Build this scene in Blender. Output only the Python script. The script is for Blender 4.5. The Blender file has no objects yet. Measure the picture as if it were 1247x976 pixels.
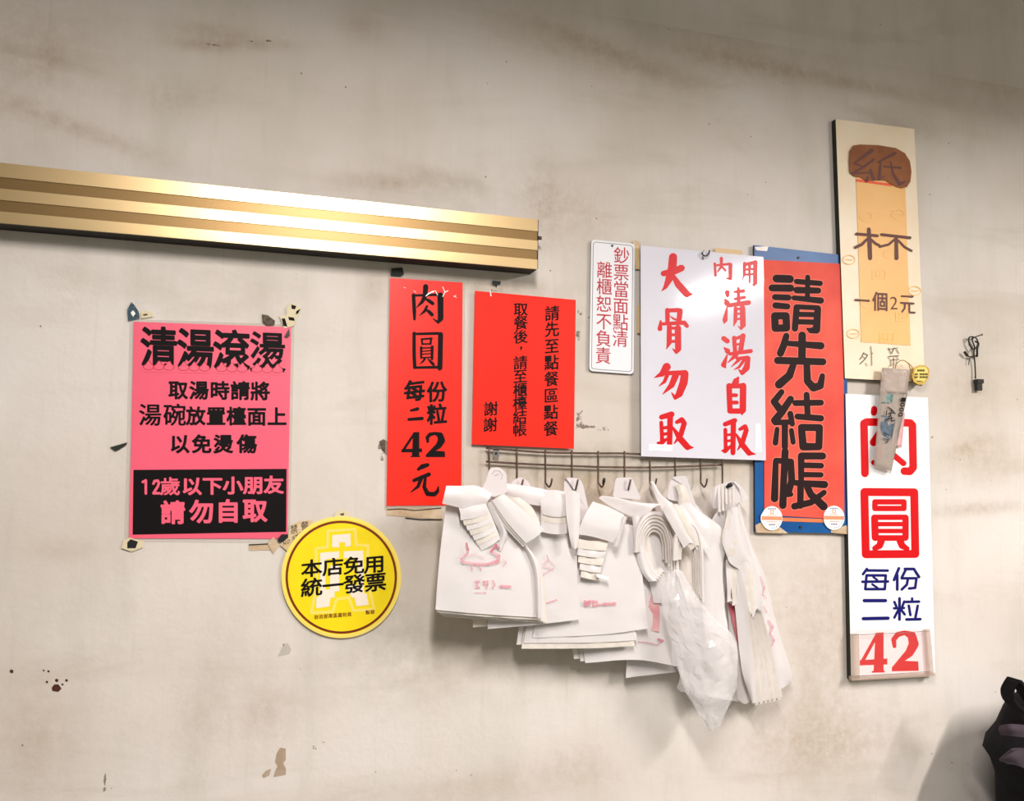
import bpy, bmesh, math, random
import numpy as np
from mathutils import Vector, Matrix, noise

sc = bpy.context.scene
C = bpy.data.collections.new('scene'); sc.collection.children.link(C)
random.seed(7)
rad = math.radians

# ---------------------------------------------------------------- camera
F_PX, CAM_D, CAM_H = 1020.0, 1.65, 1.50
YAW, PITCH, ROLL = rad(16.24), rad(4.59), rad(0.76)
def cam_axes():
    cy, sy, cp, sp = math.cos(YAW), math.sin(YAW), math.cos(PITCH), math.sin(PITCH)
    fwd = Vector((sy*cp, cy*cp, sp)); right = Vector((cy, -sy, 0)); up = right.cross(fwd)
    cr, sr = math.cos(ROLL), math.sin(ROLL)
    return cr*right + sr*up, -sr*right + cr*up, fwd
RX, UP, FW = cam_axes()
CAM = Vector((0, -CAM_D, CAM_H))
cd = bpy.data.cameras.new('camera'); cam = bpy.data.objects.new('camera', cd); C.objects.link(cam)
cd.sensor_fit = 'HORIZONTAL'; cd.sensor_width = 36; cd.lens = F_PX/1247*36; cd.clip_start = .05
m = Matrix((( RX.x, UP.x, -FW.x, CAM.x), (RX.y, UP.y, -FW.y, CAM.y), (RX.z, UP.z, -FW.z, CAM.z), (0, 0, 0, 1)))
cam.matrix_world = m
sc.camera = cam

# ---------------------------------------------------------------- world, light, exposure
w = bpy.data.worlds.new('world'); sc.world = w; w.use_nodes = True
w.node_tree.nodes['Background'].inputs[0].default_value = (.95, 1.0, .88, 1)
w.node_tree.nodes['Background'].inputs[1].default_value = .17
sc.view_settings.view_transform = 'Standard'; sc.view_settings.look = 'None'
sc.view_settings.exposure = 0.84; sc.view_settings.gamma = 1; sc.view_settings.use_curve_mapping = False
TUBES = [(2.25, -1.95, 2.48, 1.2, 56), (0.15, -1.70, 2.55, 1.2, 31)]   # x, y, z, length, watts: ceiling tubes running away from the wall
def area(name, loc, sx, sy, power, rot=(0, 0, 0), col=(1, .96, .935)):
    l = bpy.data.lights.new(name, 'AREA'); l.shape = 'RECTANGLE'; l.size = sx; l.size_y = sy; l.energy = power; l.color = col
    o = bpy.data.objects.new(name, l); C.objects.link(o); o.location = loc; o.rotation_euler = rot
    return o
for (x, y, z, L, p) in TUBES:
    area('tube_light', (x, y, z-.045), .09, L, p)

# ---------------------------------------------------------------- helpers
def ray(px, py):
    px, py = float(px), float(py)
    return (px-623.5)*RX - (py-488)*UP + F_PX*FW
def W(px, py, d=0.0):                       # photo pixel -> point at distance d in front of the wall
    r = ray(px, py); return CAM + r*((CAM_D-d)/r.y)
def srgb(r, g, b):
    f = lambda c: (c/255)/12.92 if c/255 <= .04045 else ((c/255+.055)/1.055)**2.4
    return (f(r), f(g), f(b))
def tag(o, label=None, cat=None, group=None, kind=None):
    if label: o['label'] = label
    if cat: o['category'] = cat
    if group: o['group'] = group
    if kind: o['kind'] = kind
    return o
def thing(name, loc, label, cat, group=None):
    o = bpy.data.objects.new(name, None); C.objects.link(o); o.location = loc
    o.empty_display_size = .03
    return tag(o, label, cat, group)
def wloc(o):
    v = Vector(o.location); p = o.parent
    while p: v += p.location; p = p.parent
    return v
def mesh(name, V, Fc, mat, parent=None, smooth=False, mats=None, fm=None):
    """V in world metres; stored relative to the parent (or to its own base point)."""
    V = [Vector(v) for v in V]
    me = bpy.data.meshes.new(name)
    if parent is not None:
        base = wloc(parent); loc = Vector((0, 0, 0))
    else:
        xs = [v.x for v in V]; ys = [v.y for v in V]; zs = [v.z for v in V]
        base = Vector(((min(xs)+max(xs))/2, (min(ys)+max(ys))/2, min(zs))); loc = base
    me.from_pydata([tuple(v-base) for v in V], [], Fc)
    for mm in (mats or [mat]): me.materials.append(mm)
    if fm: me.polygons.foreach_set('material_index', fm)
    if smooth: me.polygons.foreach_set('use_smooth', [True]*len(me.polygons))
    me.update()
    o = bpy.data.objects.new(name, me); C.objects.link(o); o.location = loc
    if parent is not None: o.parent = parent
    return o
class MB:
    def __init__(s): s.V = []; s.F = []
    def add(s, V, F):
        n = len(s.V); s.V += [Vector(v) for v in V]; s.F += [tuple(i+n for i in f) for f in F]
    def poly(s, pts): s.add(pts, [tuple(range(len(pts)))])
    def box(s, a, b):
        (x0, y0, z0), (x1, y1, z1) = a, b
        s.add([(x0,y0,z0),(x1,y0,z0),(x1,y1,z0),(x0,y1,z0),(x0,y0,z1),(x1,y0,z1),(x1,y1,z1),(x0,y1,z1)],
              [(0,3,2,1),(4,5,6,7),(0,1,5,4),(1,2,6,5),(2,3,7,6),(3,0,4,7)])
    def tube(s, pts, r, n=8, cap=True):
        pts = [Vector(p) for p in pts]; rs = r if isinstance(r, (list, tuple)) else [r]*len(pts)
        t = (pts[1]-pts[0]).normalized(); a = Vector((0, 1, 0)) if abs(t.y) < .9 else Vector((1, 0, 0))
        u = t.cross(a).normalized(); rings = []
        for i, p in enumerate(pts):
            t = (pts[min(i+1, len(pts)-1)]-pts[max(i-1, 0)]).normalized()
            u = (u - t*u.dot(t)).normalized(); v = t.cross(u)
            rings.append([p+rs[i]*(math.cos(2*math.pi*k/n)*u+math.sin(2*math.pi*k/n)*v) for k in range(n)])
        V = [q for rg in rings for q in rg]; Fc = []
        for i in range(len(pts)-1):
            for k in range(n):
                Fc.append((i*n+k, i*n+(k+1) % n, (i+1)*n+(k+1) % n, (i+1)*n+k))
        if cap: Fc += [tuple(range(n))[::-1], tuple((len(pts)-1)*n+k for k in range(n))]
        s.add(V, Fc)
    def build(s, name, mat, parent=None, smooth=False): return mesh(name, s.V, s.F, mat, parent, smooth)
def crom(P, n):                              # Catmull-Rom through points
    P = [Vector(p) for p in P]; out = []
    for i in range(len(P)-1):
        a = P[i-1] if i else P[0]*2-P[1]; b, c = P[i], P[i+1]; d = P[i+2] if i+2 < len(P) else P[-1]*2-P[-2]
        for k in range(n):
            t = k/n
            out.append(.5*((2*b)+(c-a)*t+(2*a-5*b+4*c-d)*t*t+(3*b-a-3*c+d)*t**3))
    out.append(P[-1]); return out
def round_poly(pts, r, n=5):
    """round the corners of a 2-D pixel polygon; r = pixels or a list"""
    out = []; N = len(pts)
    for i, p in enumerate(pts):
        a, b = Vector(pts[i-1]), Vector(pts[(i+1) % N]); p = Vector(p)
        rr = r[i] if isinstance(r, (list, tuple)) else r
        if rr <= 0: out.append(tuple(p)); continue
        A = p+(a-p).normalized()*rr; B = p+(b-p).normalized()*rr
        for k in range(n+1):
            t = k/n; out.append(tuple((1-t)**2*A+2*t*(1-t)*p+t*t*B))
    return out
def panel(name, pts, d, th, mat, parent=None, r=0, side=None, smooth=False):
    """flat board: outline given in photo pixels, its face d in front of the wall, th thick"""
    if r: pts = round_poly(pts, r)
    ds = d if isinstance(d, (list, tuple)) else [d]*len(pts)
    Fr = [W(p[0], p[1], dd) for p, dd in zip(pts, ds)]
    Bk = [Vector((v.x, v.y+th, v.z)) for v in Fr]; n = len(pts)
    Fc = [tuple(range(n)), tuple(range(2*n-1, n-1, -1))]+[(i, i+n, (i+1) % n+n, (i+1) % n) for i in range(n)]
    area2 = sum(pts[i][0]*pts[(i+1) % n][1]-pts[(i+1) % n][0]*pts[i][1] for i in range(n))
    if area2 > 0: Fc = [f[::-1] for f in Fc]
    Fc = [f[::-1] for f in Fc]
    if side: return mesh(name, Fr+Bk, Fc, None, parent, mats=[mat, side], fm=[0, 1]+[1]*n)
    return mesh(name, Fr+Bk, Fc, mat, parent)
def rect_px(x0, y0, x1, y1): return [(x0, y0), (x1, y0), (x1, y1), (x0, y1)]

# ---------------------------------------------------------------- materials
def mat(name, col, rough=.5, spec=.5, metal=0, var=.0, vscale=30, col2=None, bump=0, bscale=200, coat=0, aniso=0, transl=0, alpha=1, ridged=False):
    M = bpy.data.materials.new(name); M.use_nodes = True; nt = M.node_tree; N = nt.nodes; L = nt.links
    b = N['Principled BSDF']; b.inputs['Roughness'].default_value = rough; b.inputs['Metallic'].default_value = metal
    b.inputs['Specular IOR Level'].default_value = spec; b.inputs['Coat Weight'].default_value = coat; b.inputs['Coat Roughness'].default_value = .06
    b.inputs['Anisotropic'].default_value = aniso
    c = tuple(col)+(1,); b.inputs['Base Color'].default_value = c
    tc = N.new('ShaderNodeTexCoord')
    if var or col2:
        nz = N.new('ShaderNodeTexNoise'); nz.inputs['Scale'].default_value = vscale; nz.inputs['Detail'].default_value = 5
        L.new(tc.outputs['Object'], nz.inputs['Vector'])
        mx = N.new('ShaderNodeMix'); mx.data_type = 'RGBA'
        rp = N.new('ShaderNodeMapRange'); rp.inputs[1].default_value = .35; rp.inputs[2].default_value = .65
        L.new(nz.outputs['Fac'], rp.inputs[0]); L.new(rp.outputs[0], mx.inputs[0])
        mx.inputs[6].default_value = c
        k = 1-var
        mx.inputs[7].default_value = tuple(col2)+(1,) if col2 else (col[0]*k, col[1]*k, col[2]*k, 1)
        L.new(mx.outputs[2], b.inputs['Base Color'])
    if bump:
        nb = N.new('ShaderNodeTexNoise'); nb.inputs['Scale'].default_value = bscale; nb.inputs['Detail'].default_value = 3
        if ridged: nb.noise_type = 'RIDGED_MULTIFRACTAL'; nb.inputs['Detail'].default_value = 1; nb.inputs['Distortion'].default_value = .6
        L.new(tc.outputs['Object'], nb.inputs['Vector'])
        bp = N.new('ShaderNodeBump'); bp.inputs['Strength'].default_value = bump; bp.inputs['Distance'].default_value = .003 if ridged else .001
        L.new(nb.outputs['Fac'], bp.inputs['Height']); L.new(bp.outputs[0], b.inputs['Normal'])
    out = N['Material Output']; sh = b.outputs[0]
    if transl:
        tr = N.new('ShaderNodeBsdfTranslucent'); tr.inputs[0].default_value = c
        ms = N.new('ShaderNodeMixShader'); ms.inputs[0].default_value = transl
        L.new(sh, ms.inputs[1]); L.new(tr.outputs[0], ms.inputs[2]); sh = ms.outputs[0]
    if alpha < 1:
        tp = N.new('ShaderNodeBsdfTransparent'); ms = N.new('ShaderNodeMixShader'); ms.inputs[0].default_value = alpha
        L.new(tp.outputs[0], ms.inputs[1]); L.new(sh, ms.inputs[2]); sh = ms.outputs[0]
    L.new(sh, out.inputs[0]); return M
M = {}
M['black_ink'] = mat('black_ink', srgb(14, 9, 10), .6, spec=.15)
M['brown_ink'] = mat('brown_ink', srgb(105, 60, 52), .6)
M['pen_ink'] = mat('pen_ink', srgb(70, 60, 55), .6)
M['dark_red_ink'] = mat('dark_red_ink', srgb(190, 20, 45), .5)
M['red_ink'] = mat('red_ink', srgb(214, 3, 16), .35, spec=.25)
M['navy_ink'] = mat('navy_ink', srgb(14, 14, 104), .5, spec=.2)
M['maroon_ink'] = mat('maroon_ink', srgb(120, 32, 8), .4)
M['pink_paper'] = mat('pink_paper', srgb(250, 96, 122), .42, var=.06, vscale=6)
M['pink_ink'] = mat('pink_ink', srgb(250, 96, 122), .42)
M['red_paper'] = mat('red_paper', srgb(255, 34, 8), .35, var=.10, vscale=5, coat=.25)
M['red_paper_two'] = mat('red_paper_two', srgb(255, 36, 10), .45, spec=.3, var=.06, vscale=5)
M['orange_paper'] = mat('orange_paper', srgb(245, 88, 66), .6, vscale=9, col2=srgb(222, 62, 46))
M['white_acrylic'] = mat('white_acrylic', srgb(226, 222, 232), .09, var=.04, vscale=5)
M['white_sign'] = mat('white_sign', srgb(245, 243, 243), .25)
M['white_tape'] = mat('white_tape', srgb(250, 248, 246), .4)
M['white_plate'] = mat('white_plate', srgb(238, 236, 240), .3)
M['grey_line'] = mat('grey_line', srgb(120, 116, 112), .6)
M['yellow'] = mat('yellow', srgb(252, 222, 8), .4, var=.04)
M['pale_yellow'] = mat('pale_yellow', srgb(252, 226, 110), .4)
M['cream_ink'] = mat('cream_ink', srgb(250, 232, 215), .4)
M['blue_board'] = mat('blue_board', srgb(10, 74, 138), .35, spec=.3, vscale=14, col2=srgb(14, 92, 158))
M['steel'] = mat('steel', srgb(92, 74, 66), .45, metal=.7, vscale=80, col2=srgb(120, 96, 84))
M['black_plastic'] = mat('black_plastic', srgb(22, 20, 20), .45)
M['dark_edge'] = mat('dark_edge', srgb(30, 34, 26), .7)
M['cream_board'] = mat('cream_board', srgb(250, 232, 205), .4, vscale=14, col2=srgb(246, 222, 190))
M['apricot'] = mat('apricot', srgb(250, 186, 104), .45, vscale=8, col2=srgb(252, 196, 122))
M['pale_apricot'] = mat('pale_apricot', srgb(252, 204, 122), .5)
M['card'] = mat('cardboard', srgb(160, 98, 58), .75, vscale=22, col2=srgb(140, 82, 48))
M['old_tape'] = mat('old_tape', srgb(214, 178, 140), .55, vscale=40, col2=srgb(232, 212, 180), alpha=.75)
M['grime'] = mat('grime', srgb(60, 50, 42), .8, vscale=120, col2=srgb(110, 92, 76))
M['scrap_blue'] = mat('scrap_blue', srgb(60, 96, 112), .5, vscale=260, col2=srgb(30, 36, 40))
M['scrap_cream'] = mat('scrap_cream', srgb(222, 206, 170), .6)
M['bare_plaster'] = mat('bare_plaster', srgb(170, 146, 122), .85, vscale=60, col2=srgb(184, 162, 140))
M['rust'] = mat('rust', srgb(84, 36, 18), .85, vscale=200, col2=srgb(60, 28, 20))
M['film'] = mat('laminate_film', srgb(225, 215, 205), .12, alpha=.22)
M['clear'] = mat('clear_acrylic', srgb(235, 215, 205), .08, alpha=.04)
M['clear_edge'] = mat('acrylic_edge', srgb(215, 190, 172), .15, alpha=.4)
M['bag'] = mat('bag_film', (.93, .88, .87), .26, spec=.6, transl=.28, var=.03, vscale=14, bump=.5, bscale=14, ridged=True)
M['bag_edge'] = mat('bag_film_cream', (.90, .82, .74), .4, transl=.2, var=.1, vscale=60)
M['bag_tab'] = mat('bag_tab', (.86, .80, .80), .2, transl=.25)
M['loose'] = mat('thin_bag_film', (.93, .90, .90), .12, spec=1.0, transl=.3, alpha=.36)
M['bag_print'] = mat('bag_print', (.80, .30, .36), .4, alpha=.55)
M['bag_print_dark'] = mat('bag_print_dark', (.55, .06, .12), .4, alpha=.6)
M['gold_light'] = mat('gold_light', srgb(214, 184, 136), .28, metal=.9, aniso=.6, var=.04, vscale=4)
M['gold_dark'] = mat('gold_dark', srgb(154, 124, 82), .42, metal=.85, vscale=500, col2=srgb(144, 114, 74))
M['dark_metal'] = mat('dark_metal', srgb(26, 20, 18), .6, metal=.2)
M['black_cloth'] = mat('black_cloth', srgb(20, 18, 23), .85, spec=.2, vscale=60, col2=srgb(12, 11, 14), bump=.3, bscale=900)
M['strap_cloth'] = mat('strap_cloth', srgb(66, 56, 63), .85, spec=.2, bump=.3, bscale=900)
M['note'] = mat('banknote_print', srgb(120, 128, 122), .35, vscale=38, col2=srgb(158, 140, 122))
M['note_teal'] = mat('note_teal', srgb(70, 128, 124), .4, vscale=90, col2=srgb(110, 140, 132))
M['note_blue'] = mat('note_blue', srgb(66, 86, 108), .4, vscale=120, col2=srgb(100, 112, 122))
M['sleeve'] = mat('sleeve_film', srgb(214, 196, 184), .2, vscale=30, col2=srgb(190, 170, 160), alpha=.75)
M['brass'] = mat('brass', srgb(214, 180, 100), .25, metal=1)
M['label_yellow'] = mat('label_yellow', srgb(236, 210, 110), .5)
M['sticker_orange'] = mat('sticker_orange', srgb(245, 150, 110), .5)
M['ceiling'] = mat('ceiling_paint', (.42, .41, .38), .9, var=.05)
M['floor'] = mat('floor_tile', (.16, .15, .12), .5, var=.1, vscale=3)
M['side_wall'] = mat('side_wall_paint', (.34, .33, .28), .85, var=.05)
M['wood'] = mat('stool_wood', srgb(120, 80, 50), .5, vscale=20, col2=srgb(98, 62, 38))
M['lamp_white'] = mat('lamp_enamel', (.8, .8, .8), .3)
em = bpy.data.materials.new('lamp_tube'); em.use_nodes = True
em.node_tree.nodes['Principled BSDF'].inputs['Emission Color'].default_value = (1, .97, .93, 1)
em.node_tree.nodes['Principled BSDF'].inputs['Emission Strength'].default_value = 12
M['tube'] = em

# ---------------------------------------------------------------- wall (plaster with real stains as a colour attribute)
def wall_material():
    Mt = bpy.data.materials.new('aged_plaster'); Mt.use_nodes = True; nt = Mt.node_tree; N = nt.nodes; L = nt.links
    b = N['Principled BSDF']; b.inputs['Roughness'].default_value = .62; b.inputs['Specular IOR Level'].default_value = .3
    tc = N.new('ShaderNodeTexCoord')
    def nz(scale, det=5, rough=.55, vec=None, dist=0):
        n = N.new('ShaderNodeTexNoise'); n.inputs['Scale'].default_value = scale; n.inputs['Detail'].default_value = det
        n.inputs['Roughness'].default_value = rough; n.inputs['Distortion'].default_value = dist
        L.new(vec or tc.outputs['Object'], n.inputs['Vector']); return n.outputs['Fac']
    def mr(v, a, b_, c=0, d=1):
        n = N.new('ShaderNodeMapRange'); L.new(v, n.inputs[0])
        for i, q in enumerate((a, b_, c, d)): n.inputs[i+1].default_value = q
        n.interpolation_type = 'SMOOTHSTEP'; return n.outputs[0]
    def mix(f, a, c):
        n = N.new('ShaderNodeMix'); n.data_type = 'RGBA'
        if isinstance(f, float): n.inputs[0].default_value = f
        else: L.new(f, n.inputs[0])
        if isinstance(a, tuple): n.inputs[6].default_value = a+(1,)
        else: L.new(a, n.inputs[6])
        n.inputs[7].default_value = c+(1,); return n.outputs[2]
    def mul(a, c):
        n = N.new('ShaderNodeMath'); n.operation = 'MULTIPLY'; L.new(a, n.inputs[0])
        if isinstance(c, float): n.inputs[1].default_value = c
        else: L.new(c, n.inputs[1])
        return n.outputs[0]
    mp = N.new('ShaderNodeMapping'); mp.inputs['Scale'].default_value = (1, 1, .28); L.new(tc.outputs['Object'], mp.inputs[0])
    mh = N.new('ShaderNodeMapping'); mh.inputs['Scale'].default_value = (.3, 1, 1.3); mh.inputs['Rotation'].default_value = (0, rad(-6), 0); L.new(tc.outputs['Object'], mh.inputs[0])
    col = mix(mul(mr(nz(1.6, 6), .36, .66), .75), srgb(227, 217, 210), srgb(208, 195, 182))
    col = mix(mul(mr(nz(7, 6, .6, mp.outputs[0]), .45, .72), .55), col, srgb(200, 192, 178))
    col = mix(mul(mr(nz(5, 8, .62, mh.outputs[0], .6), .50, .75), .55), col, srgb(192, 178, 160))
    col = mix(mul(mr(nz(2.6, 4), .5, .7), .35), col, srgb(226, 222, 216))
    # fine vertical brushing
    mv = N.new('ShaderNodeMapping'); mv.inputs['Scale'].default_value = (60, 1, 3); L.new(tc.outputs['Object'], mv.inputs[0])
    col = mix(mul(mr(nz(1.5, 4, .6, mv.outputs[0]), .55, .8), .2), col, srgb(184, 172, 156))
    # painted-in stain channels
    at = N.new('ShaderNodeAttribute'); at.attribute_name = 'stain'
    sp = N.new('ShaderNodeSeparateColor'); L.new(at.outputs['Color'], sp.inputs[0])
    n1 = mr(nz(38, 8, .7), .25, .75, .35, 1.25)
    col = mix(mul(sp.outputs[0], n1), col, srgb(166, 138, 108))
    col = mix(mul(sp.outputs[1], mr(nz(24, 7, .65), .3, .7, .3, 1.2)), col, srgb(142, 134, 104))
    ad = N.new('ShaderNodeMath'); ad.operation = 'ADD'; L.new(sp.outputs[2], ad.inputs[0]); L.new(mr(nz(120, 6, .7), 0, 1, -.5, .5), ad.inputs[1])
    col = mix(mul(mr(ad.outputs[0], .50, .58), .8), col, srgb(96, 78, 62))
    # fly specks
    vo = N.new('ShaderNodeTexVoronoi'); vo.inputs['Scale'].default_value = 21; vo.inputs['Randomness'].default_value = 1; L.new(tc.outputs['Object'], vo.inputs['Vector'])
    spk = mr(vo.outputs['Distance'], .030, .046, 1, 0)
    csep = N.new('ShaderNodeSeparateColor'); L.new(vo.outputs['Color'], csep.inputs[0])
    col = mix(mul(mul(spk, mr(csep.outputs[0], .45, .47)), .85), col, srgb(120, 98, 78))
    L.new(col, b.inputs['Base Color'])
    bp = N.new('ShaderNodeBump'); bp.inputs['Strength'].default_value = .35; bp.inputs['Distance'].default_value = .002
    L.new(nz(45, 8, .6), bp.inputs['Height']); L.new(bp.outputs[0], b.inputs['Normal'])
    return Mt
def build_wall():
    x0, x1, z0, z1, st = -.75, 2.15, .55, 2.50, .006
    nx = int((x1-x0)/st)+1; nz_ = int((z1-z0)/st)+1
    X, Z = np.meshgrid(np.linspace(x0, x1, nx), np.linspace(z0, z1, nz_))
    R = np.zeros_like(X); G = np.zeros_like(X); B = np.zeros_like(X)
    def blob(A, px, py, rx, ry, s, rot=0, p=2):
        c = W(px, py); k = (W(px+1, py)-W(px-1, py)).length/2; kz = (W(px, py+1)-W(px, py-1)).length/2
        dx = (X-c.x)/k; dz = -(Z-c.z)/kz; a = rad(rot)
        u = (dx*math.cos(a)+dz*math.sin(a))/rx; v = (-dx*math.sin(a)+dz*math.cos(a))/ry
        A += s*np.exp(-(u*u+v*v)**(p/2))
    # brown / ochre blotches (R), greenish grime (G), crisp scratches and chips (B)
    for a in [(30,60,90,70,.35),(60,70,14,20,.3),(215,120,60,25,.32,-8),(265,40,50,10,.5),(90,155,120,12,.4,14),(300,55,60,6,.35,-8),
              (440,30,24,18,.35),(470,222,70,10,.5,-4),(540,215,60,8,.3,8),(700,60,120,26,.28,12),(660,240,26,60,.35),(700,265,50,50,.3),
              (760,70,90,12,.4,14),(840,20,120,30,.3),(1000,95,160,10,.4,2),(900,75,80,30,.25),(1130,20,150,60,.35),(1220,60,60,60,.35),
              (1065,25,6,16,.8,10),(1140,30,14,14,.3),(240,55,40,8,.4),(80,670,40,14,.25),(330,870,30,40,.3),(250,880,60,60,.22),(40,900,60,80,.3),
              (870,700,60,60,.2),(1000,760,60,120,.35),(900,560,40,30,.5),(690,590,40,26,.4),(740,600,60,30,.5),(620,560,40,20,.3),
              (1190,620,60,8,.45,-4),(1200,560,50,30,.35),(1175,480,40,40,.28),(1075,145,50,8,.3,10),(1180,545,30,10,.3,-20),(560,960,200,20,.2),
              (960,900,90,60,.22),(1050,900,100,40,.25),(700,930,60,30,.2),(500,660,20,60,.2),(570,345,80,8,.4),(455,350,14,20,.4)]: blob(R, *a)
    for a in [(740,565,100,26,.45),(600,640,30,60,.3),(520,640,40,30,.45),(850,580,40,18,.5),(640,570,60,20,.3),(610,350,50,14,.5),(560,230,90,30,.2),
              (520,800,60,60,.2),(640,800,60,60,.22),(460,780,80,60,.18),(1195,460,24,40,.18),(700,400,20,60,.2),(925,600,10,60,.3),(1120,160,30,14,.25)]: blob(G, *a)
    # scratches and smudged print residue
    for a in [(268,57,26,1.6,.9,2),(322,50,34,1.6,.75,-9),(345,41,10,1.4,.7,-18),(200,75,9,1.6,.7,-10),(216,64,3,3,.6),(182,60,4,2,.5),
              (940,98,60,1.2,.5,3),(715,520,12,3,.75),(705,508,7,16,.65),(735,523,10,3,.7),(706,380,3,7,.8,-30),(718,386,5,2,.8),(704,408,5,9,.75),
              (1200,620,26,1.2,.45),(1160,545,20,1.5,.3,-24),(1135,533,3,6,.6),(1145,530,5,1.5,.5,40),(1168,495,30,1.6,.35,10),(1170,455,14,2,.4,-30),(1210,465,8,4,.4,-50),
              (555,940,9,3,.7),(575,944,7,5,.55),(383,911,5,3,.9),(395,905,3,2,.9),(145,546,10,3,.8,-20),(138,960,14,3,.6,-6),(128,950,1.6,14,.8),
              (345,787,6,9,.6),(690,520,6,4,.6),(600,355,14,8,.55),(490,322,10,8,.5),(464,545,5,10,.75),(466,560,5,6,.55)]: blob(B, *a)
    V = np.stack([X.ravel(), np.zeros(X.size), Z.ravel()], 1)
    i = np.arange(nx*nz_).reshape(nz_, nx)
    Fq = np.stack([i[:-1, :-1].ravel(), i[:-1, 1:].ravel(), i[1:, 1:].ravel(), i[1:, :-1].ravel()], 1)
    # plain surround reaching the side walls, floor and ceiling
    n = len(V); ex = np.array([(-2.6,0,0),(3.2,0,0),(3.2,0,2.8),(-2.6,0,2.8)], float); cr = [0, nx-1, nx*nz_-1, nx*(nz_-1)]
    V = np.vstack([V, ex]); fs = Fq.tolist()
    for k in range(4): fs.append([n+k, n+(k+1) % 4, cr[(k+1) % 4], cr[k]])
    me = bpy.data.meshes.new('wall_back'); me.from_pydata(V.tolist(), [], fs); me.materials.append(wall_material())
    ca = me.color_attributes.new('stain', 'FLOAT_COLOR', 'POINT')
    col = np.zeros((len(V), 4), np.float32); col[:X.size, 0] = R.ravel(); col[:X.size, 1] = G.ravel(); col[:X.size, 2] = B.ravel(); col[:, 3] = 1
    ca.data.foreach_set('color', np.clip(col, 0, 1.2).ravel()); me.update()
    o = bpy.data.objects.new('wall_back', me); C.objects.link(o); o['kind'] = 'structure'; return o
wall = build_wall()
def struct(name, a, b, mt):
    q = MB(); q.box(a, b); o = q.build(name, mt); o['kind'] = 'structure'; return o
struct('floor', (-2.7, -4.2, -.1), (3.3, 0, 0), M['floor'])
struct('ceiling', (-2.7, -4.2, 2.8), (3.3, 0, 2.9), M['ceiling'])
struct('wall_left', (-2.7, -4.2, 0), (-2.6, 0, 2.8), M['side_wall'])
struct('wall_right', (3.2, -4.2, 0), (3.3, 0, 2.8), M['side_wall'])

# peeled spots, chips: little flakes on the wall
def flake(pts, mt, d=.0006): return panel('peeled_patch', pts, d, .0006, mt, wall)
flake([(337,918),(341,911),(348,912),(348,926),(345,930),(348,936),(348,944),(333,947),(335,940),(338,934),(335,928)], M['bare_plaster'])
flake([(319,945),(324,939),(330,937),(328,945),(321,948)], M['bare_plaster'])
flake([(338,800),(343,790),(350,783),(355,791),(352,797),(344,799)], mat('grey_plaster', srgb(190,182,170), .8))
flake([(63,838),(66,834),(71,834),(75,839),(71,843),(64,842)], M['rust'])
for (x, y, s) in [(69,829,2.2),(57,831,1.6),(81,829,1.8),(59,818,1.5),(53,817,1.2),(14,818,2.4),(76,834,1.4),(89,903,.1)]:
    flake([(x-s, y), (x-.3*s, y-s), (x+s, y-.4*s), (x+.6*s, y+s), (x-.4*s, y+.8*s)], M['rust'])

# ---------------------------------------------------------------- strokes and glyphs -> flat lettering
def disc2(c, r, n=10): return [(c[0]+r*math.cos(2*math.pi*k/n), c[1]+r*math.sin(2*math.pi*k/n)) for k in range(n)]
class Ink:
    """collects flat ink shapes in photo pixels, laid on a surface d in front of the wall"""
    def __init__(s, d): s.mb = MB(); s.d = d; s.k = 0; s.grp = []; s.seen = set(); s.fat = 1.0
    def poly(s, pts):
        s.grp.append(len(s.mb.F))
        a2 = sum(pts[i][0]*pts[(i+1) % len(pts)][1]-pts[(i+1) % len(pts)][0]*pts[i][1] for i in range(len(pts)))
        if a2 > 0: pts = pts[::-1]
        s.k += 1; dd = s.d+(s.k % 37)*3e-6
        s.mb.poly([W(x, y, dd) for x, y in pts])
    def strokes(s, ox, oy, sc_, items, cap=10):
        for it in items:
            s.grp.append(len(s.mb.F))
            w0, pts = (it[0], it[1:]) if not isinstance(it[0], tuple) else (None, it)
            P = [((p[0]/sc_+ox), (p[1]/sc_+oy), ((p[2] if len(p) > 2 else w0)/sc_)/2*s.fat) for p in pts]
            for i, (x, y, r) in enumerate(P):
                if r > .25 and (round(x, 2), round(y, 2)) not in s.seen:
                    s.seen.add((round(x, 2), round(y, 2))); s.poly(disc2((x, y), r, cap))
                if i:
                    X, Y, R = P[i-1]; dx, dy = x-X, y-Y; l = math.hypot(dx, dy) or 1; nx, ny = -dy/l, dx/l
                    s.poly([(X+nx*R, Y+ny*R), (x+nx*r, y+ny*r), (x-nx*r, y-ny*r), (X-nx*R, Y-ny*R)])
    def build(s, parent, mt, name='lettering', label=None):
        # shapes standing well apart become parts of their own
        cuts = sorted(set([0]+s.grp+[len(s.mb.F)])); G = [(a, b) for a, b in zip(cuts, cuts[1:]) if b > a]
        bb = []
        for a, b in G:
            idx = [i for f in s.mb.F[a:b] for i in f]; P = np.array([s.mb.V[i] for i in idx]); bb.append((P.min(0), P.max(0)))
        par = list(range(len(G)))
        def fd(i):
            while par[i] != i: i = par[i]
            return i
        for i in range(len(G)):
            for j in range(i):
                gp = np.maximum(0, np.maximum(bb[i][0]-bb[j][1], bb[j][0]-bb[i][1])); sz = max((bb[i][1]-bb[i][0]).max(), (bb[j][1]-bb[j][0]).max())
                if math.sqrt((gp**2).sum()) <= max(.019, .25*sz): par[fd(i)] = fd(j)
        o = None
        for r in sorted(set(fd(i) for i in range(len(G)))):
            q = MB()
            for i, (a, b) in enumerate(G):
                if fd(i) == r:
                    for f in s.mb.F[a:b]: q.add([s.mb.V[k] for k in f], [tuple(range(len(f)))])
            o = q.build(name, mt, parent)
            if label: o['label'] = label
        return o
_gc = {}
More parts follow.
